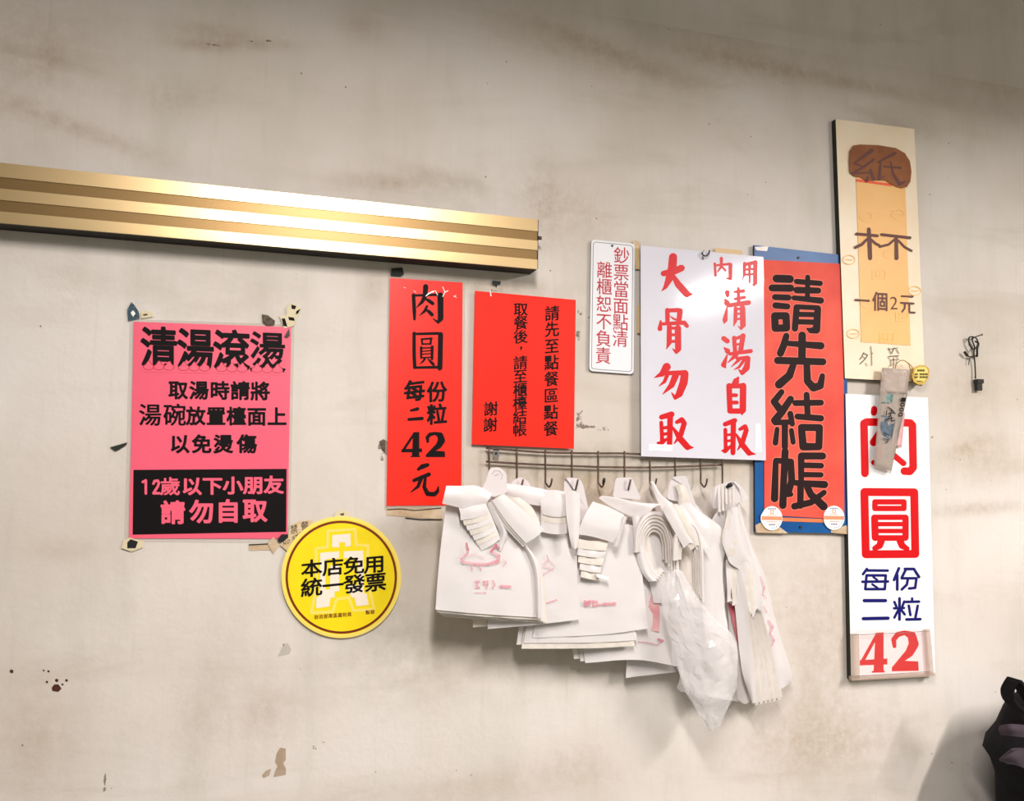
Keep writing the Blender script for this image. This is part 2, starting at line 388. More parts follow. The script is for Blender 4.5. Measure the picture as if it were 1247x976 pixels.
def outline(ch):
    if ch in _gc: return _gc[ch]
    cu = bpy.data.curves.new('t', 'FONT'); cu.body = ch; cu.size = 1; cu.resolution_u = 4
    ob = bpy.data.objects.new('t', cu); C.objects.link(ob)
    dg = bpy.context.evaluated_depsgraph_get(); me = bpy.data.meshes.new_from_object(ob.evaluated_get(dg))
    V = np.array([v.co[:2] for v in me.vertices]); cnt = {}
    key = {}
    idx = [key.setdefault((round(v[0], 5), round(v[1], 5)), len(key)) for v in V]
    UV = np.zeros((len(key), 2))
    for k, i in key.items(): UV[i] = k
    for p in me.polygons:
        vs = [idx[i] for i in p.vertices]
        for a, b in zip(vs, vs[1:]+vs[:1]):
            e = (min(a, b), max(a, b)); cnt[e] = cnt.get(e, 0)+1
    seg = np.array([[UV[a], UV[b]] for (a, b), c in cnt.items() if c == 1])
    bpy.data.objects.remove(ob); bpy.data.curves.remove(cu); bpy.data.meshes.remove(me)
    _gc[ch] = seg; return seg
EM = None
_fc = {}
def glyph_field(ch, weight, ax, ng, fit):
    """signed-distance raster of the thickened glyph and its iso-surface polygons in the unit em box"""
    global EM
    k = (ch, weight, ax, ng, fit)
    if k in _fc: return _fc[k]
    if EM is None:
        s = outline('國'); mn = s.reshape(-1, 2).min(0); mx = s.reshape(-1, 2).max(0); EM = ((mn+mx)/2, (mx-mn).max()/.92)
    s = outline(ch).copy()
    if fit:
        mn = s.reshape(-1, 2).min(0); mx = s.reshape(-1, 2).max(0); s = (s-mn)/(mx-mn)*.92+.04
    else: s = (s-EM[0])/EM[1]+.5
    g = np.linspace(-.06, 1.06, ng); X, Y = np.meshgrid(g, g); P = np.stack([X, Y], -1).reshape(-1, 2)
    a = s[:, 0]; d = s[:, 1]-a
    sc2 = np.array([1/ax, 1.0])                       # ax > 1: thicken sideways more
    A = a*sc2; Dv = d*sc2; Q = P*sc2
    t = np.clip(((Q[:, None]-A[None])*Dv[None]).sum(-1)/np.maximum((Dv*Dv).sum(-1), 1e-12), 0, 1)
    dist = np.sqrt((((A[None]+t[..., None]*Dv[None])-Q[:, None])**2).sum(-1).min(1))
    y = P[:, 1:2]; c = ((a[:, 1] > y) != (s[:, 1, 1] > y))
    with np.errstate(divide='ignore', invalid='ignore'):
        xi = a[:, 0]+(y-a[:, 1])/(d[:, 1])*d[:, 0]
    ins = (np.where(c & (P[:, 0:1] < xi), 1, 0).sum(1) % 2) == 1
    f = (np.where(ins, dist, -dist)+weight).reshape(ng, ng)
    polys = []; pos = f > 0
    for j in range(ng-1):
        run = None
        for i in range(ng-1):
            q = (pos[j, i], pos[j, i+1], pos[j+1, i+1], pos[j+1, i])
            if all(q):
                if run is None: run = i
                continue
            if run is not None:
                polys.append([(g[run], g[j]), (g[i], g[j]), (g[i], g[j+1]), (g[run], g[j+1])]); run = None
            if any(q):
                co = [(i, j), (i+1, j), (i+1, j+1), (i, j+1)]; o = []
                for k2 in range(4):
                    (a0, b0), (a1, b1) = co[k2], co[(k2+1) % 4]; fa, fb = f[b0, a0], f[b1, a1]
                    if fa > 0: o.append((g[a0], g[b0]))
                    if (fa > 0) != (fb > 0):
                        tt = fa/(fa-fb); o.append((g[a0]+(g[a1]-g[a0])*tt, g[b0]+(g[b1]-g[b0])*tt))
                if len(o) > 2: polys.append(o)
        if run is not None: polys.append([(g[run], g[j]), (g[ng-1], g[j]), (g[ng-1], g[j+1]), (g[run], g[j+1])])
    _fc[k] = polys; return polys
def glyph(ink, ch, cx, cy, w_, h_, weight=.0, ax=1., slope=0., kai=0., lean=0., ng=None, fit=None):
    if fit is None: fit = ord(ch) < 128
    if ng is None: ng = 44 if max(w_, h_) < 20 else (60 if max(w_, h_) < 34 else 84)
    if max(w_, h_) < 8: ng = 24
    ink.grp.append(len(ink.mb.F))
    for p in glyph_field(ch, weight, ax, ng, fit):
        q = []
        for (u, v) in p:
            dx = (u-.5)*w_; dy = -(v-.5)*h_
            q.append((cx+dx+lean*dy, cy+dy+dx*(slope-kai)))
        ink.mb.poly([W(x, y, ink.d) for x, y in q])
def text(ink, s, cs, w_, h_, **k):
    for ch, (x, y) in zip(s, cs): glyph(ink, ch, x, y, w_, h_, **k)
def lin(p, q, n): return [(p[0]+(q[0]-p[0])*i/(n-1), p[1]+(q[1]-p[1])*i/(n-1)) for i in range(n)]
def fat42(ink, b4, b2, slope=0):
    def mp(b, x0, y0, x1, y1): return lambda x, y: (b[0]+(x-x0)/(x1-x0)*(b[2]-b[0]), b[1]+(y-y0)/(y1-y0)*(b[3]-b[1])+slope*(x-x0)/(x1-x0)*(b[2]-b[0]))
    f = mp(b4, 112, 422, 260, 604)
    for P in ([(196,424),(240,422),(240,604),(186,604)], [(200,424),(196,462),(140,548),(112,556)], [(112,546),(260,541),(260,568),(112,570)], [(176,596),(246,596),(246,604),(176,604)]):
        ink.poly([f(*p) for p in P])
    g = mp(b2, 288, 422, 430, 604); pts = [(302,492,20),(298,462,26),(318,440,28),(355,432,22),(392,446,44),(402,484,52),(380,522,44),(335,556,26),(300,590,22)]
    sx = (b2[2]-b2[0])/142
    ink.strokes(0, 0, 1, [tuple((*g(x, y), r*sx) for x, y, r in pts)])
    ink.poly([g(*p) for p in [(288,604),(289,584),(330,556),(425,562),(428,604)]])

# ---------------------------------------------------------------- gold aluminium channel
dm = W(655, 328); d_b = None
best = None
for k in range(1, 200):                       # depth at which the front lower corner lies straight in front of the back one
    dd = k*.001; e = (W(655, 328, dd)-W(646, 337, 0)); e.y = 0
    if best is None or e.length < best[0]: best = (e.length, dd)
BD = best[1]
def beam():
    p0, p1, q0, q1 = W(-330, 166, BD), W(655.5, 267.5, BD), W(-330, 242, BD), W(655.5, 328, BD)
    zt = (p1.z), (q1.z)
    # true horizontal bar: use right end heights, fit left end to photo
    A0, A1 = W(0, 198, BD), W(0, 271.5, BD)
    xr = p1.x; sl_t = (A0.z-p1.z)/(A0.x-xr); sl_b = (A1.z-q1.z)/(A1.x-xr)
    xl = -1.35
    top = lambda x: p1.z+sl_t*(x-xr); bot = lambda x: q1.z+sl_b*(x-xr)
    t = thing('aluminium_channel', (xl, 0, bot(xl)), 'long gold aluminium channel with grooved face, fixed high along the wall at left', 'beam')
    fr = [0, .24, .43, .62, .81, 1.0]; y = -BD
    def strip(a, b, yy0, yy1):
        q = MB(); V = []
        for x in (xl, xr-.0008):
            H = top(x)-bot(x); V += [(x, yy0, top(x)-a*H), (x, yy0, top(x)-b*H), (x, yy1, top(x)-b*H), (x, yy1, top(x)-a*H)]
        q.add(V, [(0,4,5,1),(1,5,6,2),(2,6,7,3),(3,7,4,0),(0,1,2,3),(4,7,6,5)]); return q
    core = strip(.01, .985, y+.004, 0); core.build('channel_body', M['dark_metal'], t)
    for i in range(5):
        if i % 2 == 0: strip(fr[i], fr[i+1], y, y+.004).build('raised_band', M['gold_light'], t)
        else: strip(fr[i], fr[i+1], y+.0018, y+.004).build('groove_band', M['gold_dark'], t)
    q = MB(); q.box((xr-.001, y+.0005, bot(xr)+.001), (xr+.0006, 0, top(xr)-.0006)); q.build('end_cap', M['dark_metal'], t)
    s = MB(); c = W(657, 290, BD*.55); s.tube([c-Vector((.002, 0, 0)), c+Vector((.004, 0, 0))], .004, 10); s.build('screw', M['steel'], t)
beam()

# ---------------------------------------------------------------- pink laminated poster
P = thing('pink_poster', W(256, 657, 0), 'pink laminated poster with black headline and black block at foot', 'poster')
panel('laminate', [(158,388.5),(358.5,395.5),(353,662),(151.5,660)], .0012, .0009, M['film'], P)
panel('paper', [(163,392),(354.8,398.5),(350,656.5),(157,656)], .0022, .0008, M['pink_paper'], P)
panel('black_block', [(162.5,572.5),(349,571.3),(348.5,648),(161.5,651.5)], .0025, .0002, M['black_ink'], P)
i = Ink(.0027)
text(i, '清湯滾', [(193.7,424.5),(238,426.5),(282,428)], 44, 50, weight=.028, slope=.02, kai=-.02, ng=110)
glyph(i, '燙', 326, 430.3, 44, 50, weight=.017, slope=.02, kai=-.02, ng=110)
text(i, '取湯時請將', [(217,475.7),(242.3,476),(267.6,476.3),(292.5,476.5),(317,477)], 23, 22.5, weight=.032)
text(i, '湯碗', [(182.8,506),(212.8,506)], 27, 27, weight=.014, ax=1.5)
text(i, '放置檯面上', lin((238.4,507.3), (337.4,508), 5), 23, 22.5, weight=.032)
text(i, '以免燙傷', [(218.7,541.3),(245.6,541.5),(272,541.5),(300.7,541.3)], 23.5, 22.5, weight=.034)
i.build(P, M['black_ink'])
i = Ink(.0029)
for cx0 in (181, 224, 270, 313):
    for k in range(3):
        cx, cy = cx0+k*12.5, 445.8+(cx0-181)*.025+k*.3
        i.poly([(cx-6.5, cy+1), (cx-3.4, cy-2.5), (cx, cy-6.5), (cx+3.4, cy-2.5), (cx+6.5, cy+1), (cx+6.3, cy+7), (cx, cy+7.5), (cx-6.3, cy+7)])
i.build(P, M['pink_ink'], 'cloud_print')
i = Ink(.0031)
for cx0 in (181, 224, 270, 313):
    for k in range(3):
        cx, cy = cx0+k*12.5, 445.8+(cx0-181)*.025+k*.3
        i.strokes(0, 0, 1, [(.7, (cx-2.5,cy-2.5),(cx-6,cy-.5),(cx-6.3,cy+2),(cx-4,cy+4),(cx,cy+5),(cx+4,cy+4),(cx+6.3,cy+1.6),(cx+5.5,cy-1),(cx+3,cy-2.6),(cx+1,cy-6.5))], 4)
i.build(P, M['dark_red_ink'], 'cloud_outline')
i = Ink(.0028)
i.strokes(140, 560, 7.51, [(24,(255,205),(282,190),(282,310)), (24,(352,220),(362,196),(392,192),(402,215),(392,245),(352,308),(405,308))])
glyph(i, '歲', 207.2, 593, 24, 22, weight=.022, ng=70)
text(i, '以下小朋友', [(233.4,592.8),(258.7,592.4),(283.6,592),(308.5,591.7),(333.4,591.2)], 24, 21.5, weight=.034)
text(i, '請勿自取', [(210.5,625),(245.6,624),(277.7,623.3),(310.5,622.5)], 29, 28, weight=.036)
i.build(P, M['pink_ink'], 'lettering', 'pink lettering on the black block')
# scraps stuck at the poster corners: each one a small sticker remnant
def scrap(name, pts, mt, lab, d=.0035, extra=()):
    o = panel(name, pts, d, .0006, mt)
    tag(o, lab, 'sticker')
    for (pp, mm) in extra: panel('printed_spot', pp, d+.0004, .0003, mm, o)
    return o
scrap('sticker_scrap', [(155,377),(160,368),(164,372),(169,380),(170,388),(156,391)], M['scrap_blue'], 'blue and black sticker scrap above top left corner of pink poster', extra=[([(159,381),(162,378),(165,382),(162,386)], M['white_tape'])])
scrap('sticker_scrap', [(171,381),(177,378),(186,382),(186,386),(172,388)], M['scrap_cream'], 'small beige scrap just right of the blue scrap over pink poster', extra=[([(174,383),(179,382),(180,384),(175,385)], M['grime'])])
scrap('sticker_scrap', [(319,383),(326,384),(335,391),(334,396),(326,397),(320,393)], M['grime'], 'dark grey scrap on the top edge of pink poster')
scrap('sticker_scrap', [(349,375),(356,368),(367,376),(362,387),(358,397),(346,400),(340,385),(349,384)], M['scrap_cream'], 'cream scrap with black marks at top right corner of pink poster',
      extra=[([(355,371),(361,373),(359,377),(355,376)], M['black_ink']), ([(361,379),(366,376),(363,382),(360,383)], M['black_ink']), ([(343,388),(347,388),(350,398),(345,397)], M['black_ink']), ([(351,386),(358,387),(359,391),(352,390)], M['black_ink'])])
scrap('sticker_scrap', [(346,411),(352,400),(353,409),(350,412)], M['black_plastic'], 'black sliver on the right edge of pink poster near its top')
scrap('sticker_scrap', [(148,668),(151,658),(158,655),(175,660),(174,667),(160,672)], M['scrap_cream'], 'dirty scrap under the bottom left corner of pink poster',
      extra=[([(155,661),(159,657),(168,660),(165,668),(155,668)], M['black_plastic'])])
scrap('sticker_scrap', [(326,662),(333,654),(340,664),(333,675)], M['old_tape'], 'ochre tape diamond under the bottom right corner of pink poster', d=.0028)
scrap('sticker_scrap', [(338,657),(343,651),(351,651),(351,655),(345,660),(339,660)], M['black_plastic'], 'black blob on the bottom right corner of pink poster', d=.006)
scrap('torn_flap', [(134,545),(155,539),(154,542),(141,550)], M['dark_edge'], 'dark torn paper flap left of the pink poster', d=.003)
scrap('tape_strip', [(303,664),(337,662),(337,670),(303,671)], M['old_tape'], 'thin tape strip under the pink poster, near the yellow sticker', d=.0012, extra=[([(303,663.2),(337,661.6),(337,663),(303,664.8)], M['dark_edge'])])
# round no-smoking sticker remnant behind the yellow disc
sm = thing('torn_sticker', W(352, 660), 'torn beige round sticker with faded lettering peeking out beside the yellow disc', 'sticker')
panel('paper', [(351,652),(354,640),(365,635),(380,634),(388,640),(380,660),(362,672),(349,671),(341,664)], .0040, .0006, mat('faded_sticker', srgb(226,200,158), .6, vscale=60, col2=srgb(206,176,130)), sm)
i = Ink(.0042)
glyph(i, '禁', 358, 645, 9, 11, weight=.01, slope=-.25); glyph(i, '餐', 371, 641, 10, 11, weight=.01, slope=-.1)
for ch, x, y in zip('NOSMO', (346.5,351,357.5,361.5,366), (662,660,655.5,653,650.5)): glyph(i, ch, x, y, 3.4, 5, weight=.03, slope=-.6)
i.build(sm, M['grime'])
scrap('sticker_scrap', [(407,630),(409,624),(417,621),(425,625),(427,632)], M['scrap_cream'], 'beige scrap sticking out above the yellow round sticker', d=.003,
      extra=[([(414,626),(419,625),(419,628),(415,628)], M['grime'])])

# ---------------------------------------------------------------- yellow round sticker
Y = thing('round_sticker', W(416, 776), 'yellow round sticker with brown ring and black lettering', 'sticker')
DC = (415.6, 703.3)
def circ(rx, ry, n=72, a0=0): return [(DC[0]+rx*math.cos(2*math.pi*k/n), DC[1]+ry*math.sin(2*math.pi*k/n)) for k in range(n)]
panel('backing', circ(73, 74.2), .0055, .0012, M['pale_yellow'], Y)
def ringmesh(r0, r1, d, mt, name):
    mb = MB(); A = [W(*p, d) for p in circ(r0, r0*1.016)]; Bq = [W(*p, d) for p in circ(r1, r1*1.016)]; n = len(A)
    mb.add(A+Bq, [(k, (k+1) % n, (k+1) % n+n, k+n) for k in range(n)]); return mb.build(name, mt, Y)
panel('face', circ(71.2, 72.4), .0058, .0003, M['yellow'], Y)
ringmesh(71.2, 68.8, .0060, M['pale_yellow'], 'rim')
ringmesh(67.8, 65.0, .0061, M['maroon_ink'], 'ring')
def z2(P): return [(x/5.424+330, y/5.424+610) for x, y in P]
em_out = [(375,200),(555,190),(562,292),(640,298),(636,420),(645,560),(680,718),(545,728),(512,640),(432,652),(405,735),(265,742),(292,610),(300,500),(296,318),(372,308)]
i = Ink(.0062); 
mb = Ink(.0061); pts = z2(em_out)
mb.strokes(0, 0, 1, [tuple([(x, y, 3.2) for x, y in pts+pts[:1]])]); mb.build(Y, M['pale_yellow'], 'emblem_outline')
i = Ink(.0062)
for Pp in ([(405,228),(525,218),(527,300),(490,305),(488,275),(450,277),(450,308),(403,308)], [(325,345),(450,335),(450,380),(360,388),(360,600),(325,610)], [(480,335),(610,330),(612,600),(575,600),(575,380),(480,380)],
           [(390,430),(450,425),(450,600),(390,600)], [(300,640),(395,630),(385,700),(298,712)], [(545,620),(632,615),(645,690),(565,698)], [(325,590),(420,585),(420,640),(310,650)], [(500,560),(610,560),(620,640),(530,640)]):
    i.poly(z2(Pp))
i.build(Y, M['cream_ink'], 'emblem')
i = Ink(.0065)
text(i, '本店免用', [(379.6,692.8),(405.6,691),(431,689.3),(456,687.8)], 25.5, 21.5, weight=.022, slope=-.09)
text(i, '統一發票', [(379.6,716),(405.6,713.6),(431.4,711.8),(457.4,709.8)], 26, 22.5, weight=.022, slope=-.10)
i.build(Y, M['black_ink'])
i = Ink(.0065)
text(i, '財政部南區國稅局', lin((385.5,752), (425.5,748.5), 8), 5.2, 5.4, weight=.01, slope=-.09)
text(i, '製發', [(447.8,746.2),(453.6,745.7)], 5.4, 5.4, weight=.01, slope=-.09)
i.build(Y, M['maroon_ink'], 'small_print')

# ---------------------------------------------------------------- red poster with price
Rp = thing('price_poster', W(516, 617), 'narrow red laminated price poster ending in large 42, under the gold channel', 'poster')
panel('laminate', [(472.5,335.5),(566.5,341.5),(565,618.5),(468,620)], .0020, .0008, M['film'], Rp)
panel('paper', [(474.8,338.4),(563.4,344.3),(561.8,615.5),(470.6,616.3)], .0030, .0009, M['red_paper'], Rp)
i = Ink(.0032)
i.strokes(470, 335, 7.8095, [
 ((378,112,50),(372,200,44),(345,255,34),(292,310,8)), ((262,192,34),(270,340,36),(272,422,24)), ((262,196,22),(500,188,24)), ((518,195,58),(520,415,54),(497,452,26),(447,415,8)),
 ((372,225,16),(412,248,34),(445,272,34)), ((390,298,24),(368,345,28),(320,386,6)), ((376,325,14),(412,352,34),(438,378,36)),
 ((268,555,32),(268,740,34),(274,880,34)), ((268,562,24),(500,556,28)), ((520,566,48),(514,885,48)), ((275,882,24),(500,878,28),(506,903,18)),
 ((342,612,18),(435,604,20)), ((340,610,20),(346,658,20)), ((430,604,22),(424,658,20)), ((345,658,16),(425,656,16)),
 ((335,690,26),(335,790,20)), ((440,684,30),(438,800,26)), (14,(335,697),(440,692)), (12,(345,727),(430,720)), (12,(345,755),(430,748)), ((335,788,14),(440,784,14)),
 ((368,800,24),(350,826,18),(320,848,5)), ((400,800,12),(430,830,28),(452,852,28))])
i.strokes(470, 455, 5.92, [((180,268,16),(228,256,26)), ((165,332,22),(260,325,26)),
 ((232,692,20),(262,672,36),(300,660,28)), ((202,772,26),(310,728,30)), ((258,748,30),(232,815,24),(178,858,6)), ((285,745,20),(276,820,28),(300,868,34),(350,872,32),(372,850,26),(378,815,8))])
glyph(i, '每', 470+206/5.92, 455+127/5.92, 25, 26, weight=.030, ax=1.2, kai=.12); glyph(i, '份', 470+368/5.92, 455+135/5.92, 24, 25, weight=.028, ax=1.2, kai=.05); glyph(i, '粒', 470+368/5.92, 455+297/5.92, 24, 25, weight=.028, ax=1.2, kai=.08)
fat42(i, (489, 526.3, 514, 557), (518.6, 526.3, 542.5, 557))
i.build(Rp, M['black_ink'])
i = Ink(.0036)
i.strokes(470, 335, 7.8095, [((380,200,8),(410,175,14),(455,155,14)), (7,(470,150),(490,190)), (8,(540,205),(560,165),(590,150)), (7,(540,115),(560,160)), (5,(645,200),(670,215)), (5,(645,205),(665,195)), (4,(170,118),(188,124)), (4,(265,150),(285,165))])
i.build(Rp, M['white_tape'], 'tape_crease')
o = panel('torn_tape', [(469,616),(538,618),(538,633),(500,630),(471,628)], .0012, .0008, M['old_tape']); tag(o, 'old brown tape strip on the wall below the narrow red price poster', 'tape')
mb = Ink(.0022); mb.strokes(0, 0, 1, [(1.0, (472,621),(488,620),(505,622),(537,619)), (1.3,(494,631),(512,633),(538,633))]); mb.build(o, M['dark_edge'], 'dark_edge_line')
o = panel('brown_spot_scrap', [(462,538),(467,535),(472,538),(472,556),(466,549)], .0015, .0008, M['grime']); tag(o, 'brown scrap beside the left edge of the red price poster', 'sticker')
o = panel('wall_clip_scrap', [(477,327),(490,326),(492,334),(488,337),(476,336)], .004, .004, M['dark_edge']); tag(o, 'dark scrap above the top left of the red price poster', 'sticker')
o = panel('torn_scrap', [(600,342),(610,343),(609,347),(606,346),(605,350),(602,346),(600,348)], .004, .002, M['dark_edge']); tag(o, 'dark torn scrap above the wide red notice, below the gold channel', 'sticker')

# ---------------------------------------------------------------- red notice
Rn = thing('red_notice', W(637, 546), 'plain red paper notice with three columns of small black writing', 'poster')
panel('paper', [(578.3,354.3),(701.2,365.4),(698.9,546.8),(574.8,541.3)], .0100, .0010, M['red_paper_two'], Rn)
i = Ink(.0103); kw = dict(weight=.013, ax=1.7, slope=.05, kai=.13)
text(i, '請先至點餐區點餐', [(672.4,382.2),(672.3,401.5),(672,422),(671.7,442),(671.5,462),(671.2,482.3),(671,502.5),(670.8,522.5)], 17.5, 18.5, **kw)
text(i, '取餐後', [(634.2,377.3),(634.2,393.6),(634,410.4)], 17, 17, **kw)
i.strokes(0, 0, 1, [((634.8,423.2,2.6),(634.3,426.5,1.2))])
text(i, '請至櫃檯結帳', [(633.8,442.3),(633.6,458.8),(633.5,475.2),(633.3,491.5),(633.2,508),(633,523.8)], 17, 17, **kw)
text(i, '謝謝', [(597.7,498.4),(597,517.8)], 17, 17.5, **kw)
i.build(Rn, M['black_ink'])
i = Ink(.0105); i.strokes(0, 0, 1, [((596.8,353.5,.8),(597.4,357,1.2),(597.8,360.5,1.4))]); i.build(Rn, M['white_tape'], 'staple')

# ---------------------------------------------------------------- small enamel plate
Sp = thing('small_sign_plate', W(745, 455), 'small white plate with rounded corners and two red columns of characters', 'sign')
panel('plate', [(720,291.7),(773.2,297),(771.6,456),(717.5,452)], .0070, .0030, M['white_plate'], Sp, r=5, side=M['grey_line'])
i = Ink(.0072); pts = round_poly([(722.6,294.6),(770.6,299.4),(769.2,453),(720.3,449.4)], 4, 4)
i.strokes(0, 0, 1, [tuple([(x, y, .7) for x, y in pts+pts[:1]])], 4); i.build(Sp, M['grey_line'], 'border_line')
i = Ink(.0073); kw = dict(weight=.004, slope=.06)
text(i, '鈔票當面點清', [(757,311.7),(756.6,332.3),(756.3,352.9),(756,373.1),(755.7,393.1),(755.3,413.1)], 19, 20.5, **kw)
text(i, '離櫃恕不負責', [(736.2,329.2),(736,349.7),(735.6,370.7),(735.3,392),(735,412.8),(734.6,433.7)], 19, 20.5, **kw)
i.build(Sp, M['dark_red_ink'])
mb = MB(); c = W(745.5, 299.5, .0075); mb.tube([c+Vector((0, .006, 0)), c+Vector((0, -.001, 0))], .0026, 10); mb.build('nail_head', M['black_plastic'], Sp)

# ---------------------------------------------------------------- blue board with orange sheet
Bb = thing('blue_board', W(975, 650), 'blue board carrying an orange-red sheet with thick black characters', 'board')
panel('board', [(918.5,298.6),(1031.8,311.4),(1031.8,650),(919.5,648)], .0110, .0060, M['blue_board'], Bb, side=M['dark_edge'])
panel('orange_sheet', [(929.4,316.5),(1027,321.5),(1028.3,632.8),(931,627.5)], .0130, .0012, M['orange_paper'], Bb)
panel('sheet_foot', [(933,630),(1026,633),(1026,637.5),(933,634.5)], .0118, .0006, mat('faded_orange', srgb(224,120,66), .6), Bb)
strE = [(50,(95,118),(195,122)), ((62,188,44),(200,190,46)), (38,(84,256),(184,260)), ((88,318,40),(176,326,38)), (46,(82,395),(166,395),(170,485),(86,488),(82,395)),
 ((244,140,34),(420,154,34)), ((246,204,42),(405,208,38)), (32,(327,108),(325,270)), ((225,262,32),(425,282,40)), (40,(245,332),(232,490)), (32,(245,328),(405,336)), ((402,345,42),(392,500,48),(350,505,36),(325,492,16)),
 (32,(262,384),(395,387)), (34,(262,440),(395,443)),
 ((168,545,40),(150,610,44),(125,672,46)), ((180,600,34),(425,618,46)), (48,(286,540),(284,730)), ((104,727,46),(440,737,44)), ((222,755,40),(190,840,50),(115,905,54)), ((320,755,42),(325,880,46),(370,930,50),(420,915,46),(436,842,34))]
strF = [((125,72,34),(72,140,40),(118,200,44)), ((188,122,40),(125,215,44),(78,272,46)), ((80,286,34),(190,282,32)), ((186,225,36),(200,296,32)), (38,(148,290),(148,455)), ((94,332,28),(82,428,34)), ((194,342,30),(206,424,30)),
 (36,(222,150),(400,147)), (36,(300,92),(308,245)), ((236,244,36),(400,257,38)), ((264,320,42),(390,322,42),(386,455,42),(276,455,46),(264,320,42)),
 ((150,488,42),(140,700,40),(134,865,44)), ((84,560,34),(76,818,44)), (34,(86,552),(190,558)), ((190,560,38),(196,690,42),(172,788,36)), ((160,790,30),(190,788,30)),
 ((262,520,40),(262,700,34)), (42,(265,520),(412,520)), (34,(265,584),(402,588)), (32,(265,650),(400,652)), ((224,708,34),(425,720,44)), ((258,716,40),(256,868,38)), ((215,872,40),(330,845,38),(422,775,32)), ((306,738,40),(330,790,42),(418,872,50))]
i = Ink(.01315); i.fat = 1.16
for (ox, oy, s_, L_) in ((930,320,6.1,strE), (930,465,5.74,strF)):
    i.strokes(ox, oy, s_, [((it[0]+9,)+tuple(it[1:])) if not isinstance(it[0], tuple) else tuple((p[0],p[1],p[2]+9) for p in it) for it in L_], 14)
i.build(Bb, mat('pale_outline', srgb(250,130,105), .6), 'character_outline')
i = Ink(.0133); i.fat = 1.2; i.strokes(930, 320, 6.1, strE, 14); i.strokes(930, 465, 5.74, strF, 14); i.build(Bb, mat('marker_ink', srgb(34,13,14), .6, spec=.2))
for (x, y) in ((973,313.8), (975,642.5)):
    mb = MB(); c = W(x, y, .013); mb.tube([c+Vector((0, .003, 0)), c], .0032, 10); mb.build('nail_head', M['black_plastic'], Bb)
def oval(cx, cy, rx, ry, n=28): return [(cx+rx*math.cos(2*math.pi*k/n), cy+ry*math.sin(2*math.pi*k/n)) for k in range(n)]
for cx, cy, lab in ((940, 631.5, 'round white sticker at the bottom left corner of the blue board'), (1015.7, 631, 'round white sticker at the bottom right corner of the blue board')):
    s = thing('round_label', W(cx, cy+14, .0135), lab, 'sticker', None)
    pl = oval(cx, cy, 12.8, 14.8)
    if cx < 950: pl = [(min(max(x, cx-12), cx+12), y) if abs(y-cy) > 6 else (x-.8 if x < cx else x, y) for x, y in pl]
    panel('paper', pl, .0145, .0006, M['white_tape'], s)
    panel('orange_band', [(cx-12.4,cy-2.6),(cx+12.4,cy-2.2),(cx+12.4,cy+2.4),(cx-12.4,cy+2.0)], .0148, .0002, M['sticker_orange'], s)
    i = Ink(.0149); i.strokes(0, 0, 1, [(.9,(cx-1.8,cy-9.5),(cx+1.8,cy-9.5),(cx+1.8,cy-6),(cx-1.8,cy-6),(cx-1.8,cy-9.5)), (.7,(cx-5,cy-4.2),(cx+5,cy-4)), (.8,(cx-6,cy+4.2),(cx+6,cy+4.4))], 4); i.build(s, M['sticker_orange'], 'orange_print')
    i = Ink(.0149)
    for k in range(5): i.poly(rect_px(cx-4.6+k*2, cy-12.2, cx-3.4+k*2, cy-10.9))
    for k in range(4): i.poly(rect_px(cx-3.6+k*2, cy+7, cx-2.2+k*2, cy+8.4))
    for k in range(6): a = rad(20+k*13); i.poly(disc2((cx+10.4*math.cos(a), cy+12.2*math.sin(a)), .6, 5))
    i.build(s, M['navy_ink'], 'small_print')
o = panel('tape_piece', [(919,301),(936,300),(934,306),(921,305)], .0118, .0005, M['sleeve']); tag(o, 'shiny clear tape piece on the top left corner of the blue board', 'tape')
o = panel('tape_piece', [(920,640),(936,632),(960,650),(921,649)], .0118, .0005, M['old_tape']); tag(o, 'brownish tape across the bottom left corner of the blue board', 'tape')
o = panel('tape_piece', [(1012,646),(1031,640),(1034,645),(1033,651),(1012,649)], .0119, .0005, M['old_tape']); tag(o, 'brownish tape across the bottom right corner of the blue board', 'tape')

# ---------------------------------------------------------------- white acrylic sign
Wa = thing('acrylic_sign', W(856, 558, .02), 'large glossy white acrylic sign with two columns of brushed red characters', 'sign')
panel('acrylic_sheet', [(780,299),(929.6,313),(932.7,561),(780.8,556)], .0200, .0030, M['white_acrylic'], Wa, side=M['grey_line'])
i = Ink(.0202); i.fat = 1.36
i.strokes(780, 300, 7.5125, [
 ((210,250,38),(290,236,48),(375,200,46)), ((298,100,56),(290,200,58),(262,300,50),(228,372,28),(195,410,5)), ((295,265,26),(345,350,46),(425,438,46),(482,442,3)),
 ((245,588,26),(345,585,30)), ((246,585,32),(247,700,30)), ((362,592,38),(350,700,34)), ((272,640,6),(300,662,14),(335,676,14)), ((184,686,14),(178,755,34)), ((195,712,22),(400,700,30),(425,730,28)),
 ((264,735,34),(262,880,36),(238,942,5)), ((262,748,20),(345,752,22)), ((342,750,44),(345,940,42),(328,970,24),(292,938,6)), (20,(270,812),(335,810)), (20,(270,872),(335,870))])
i.strokes(780, 430, 7.5125, [
 ((240,128,56),(200,190,40),(125,228,4)), ((235,185,28),(395,182,36)), ((405,190,52),(395,270,56),(355,375,48),(318,412,26),(285,366,8)), ((245,200,28),(220,262,24),(168,305,4)), ((322,205,46),(285,295,40),(203,378,5)),
 ((192,588,34),(285,562,40)), ((190,638,26),(198,800,28)), ((272,570,40),(265,862,36)), ((155,822,12),(180,832,36),(240,788,18)), (22,(200,688),(260,680)), (22,(200,745),(260,738)),
 ((332,634,26),(378,612,36),(400,645,36),(370,745,36),(310,828,8)), ((294,680,14),(360,782,44),(430,862,42),(488,868,3))])
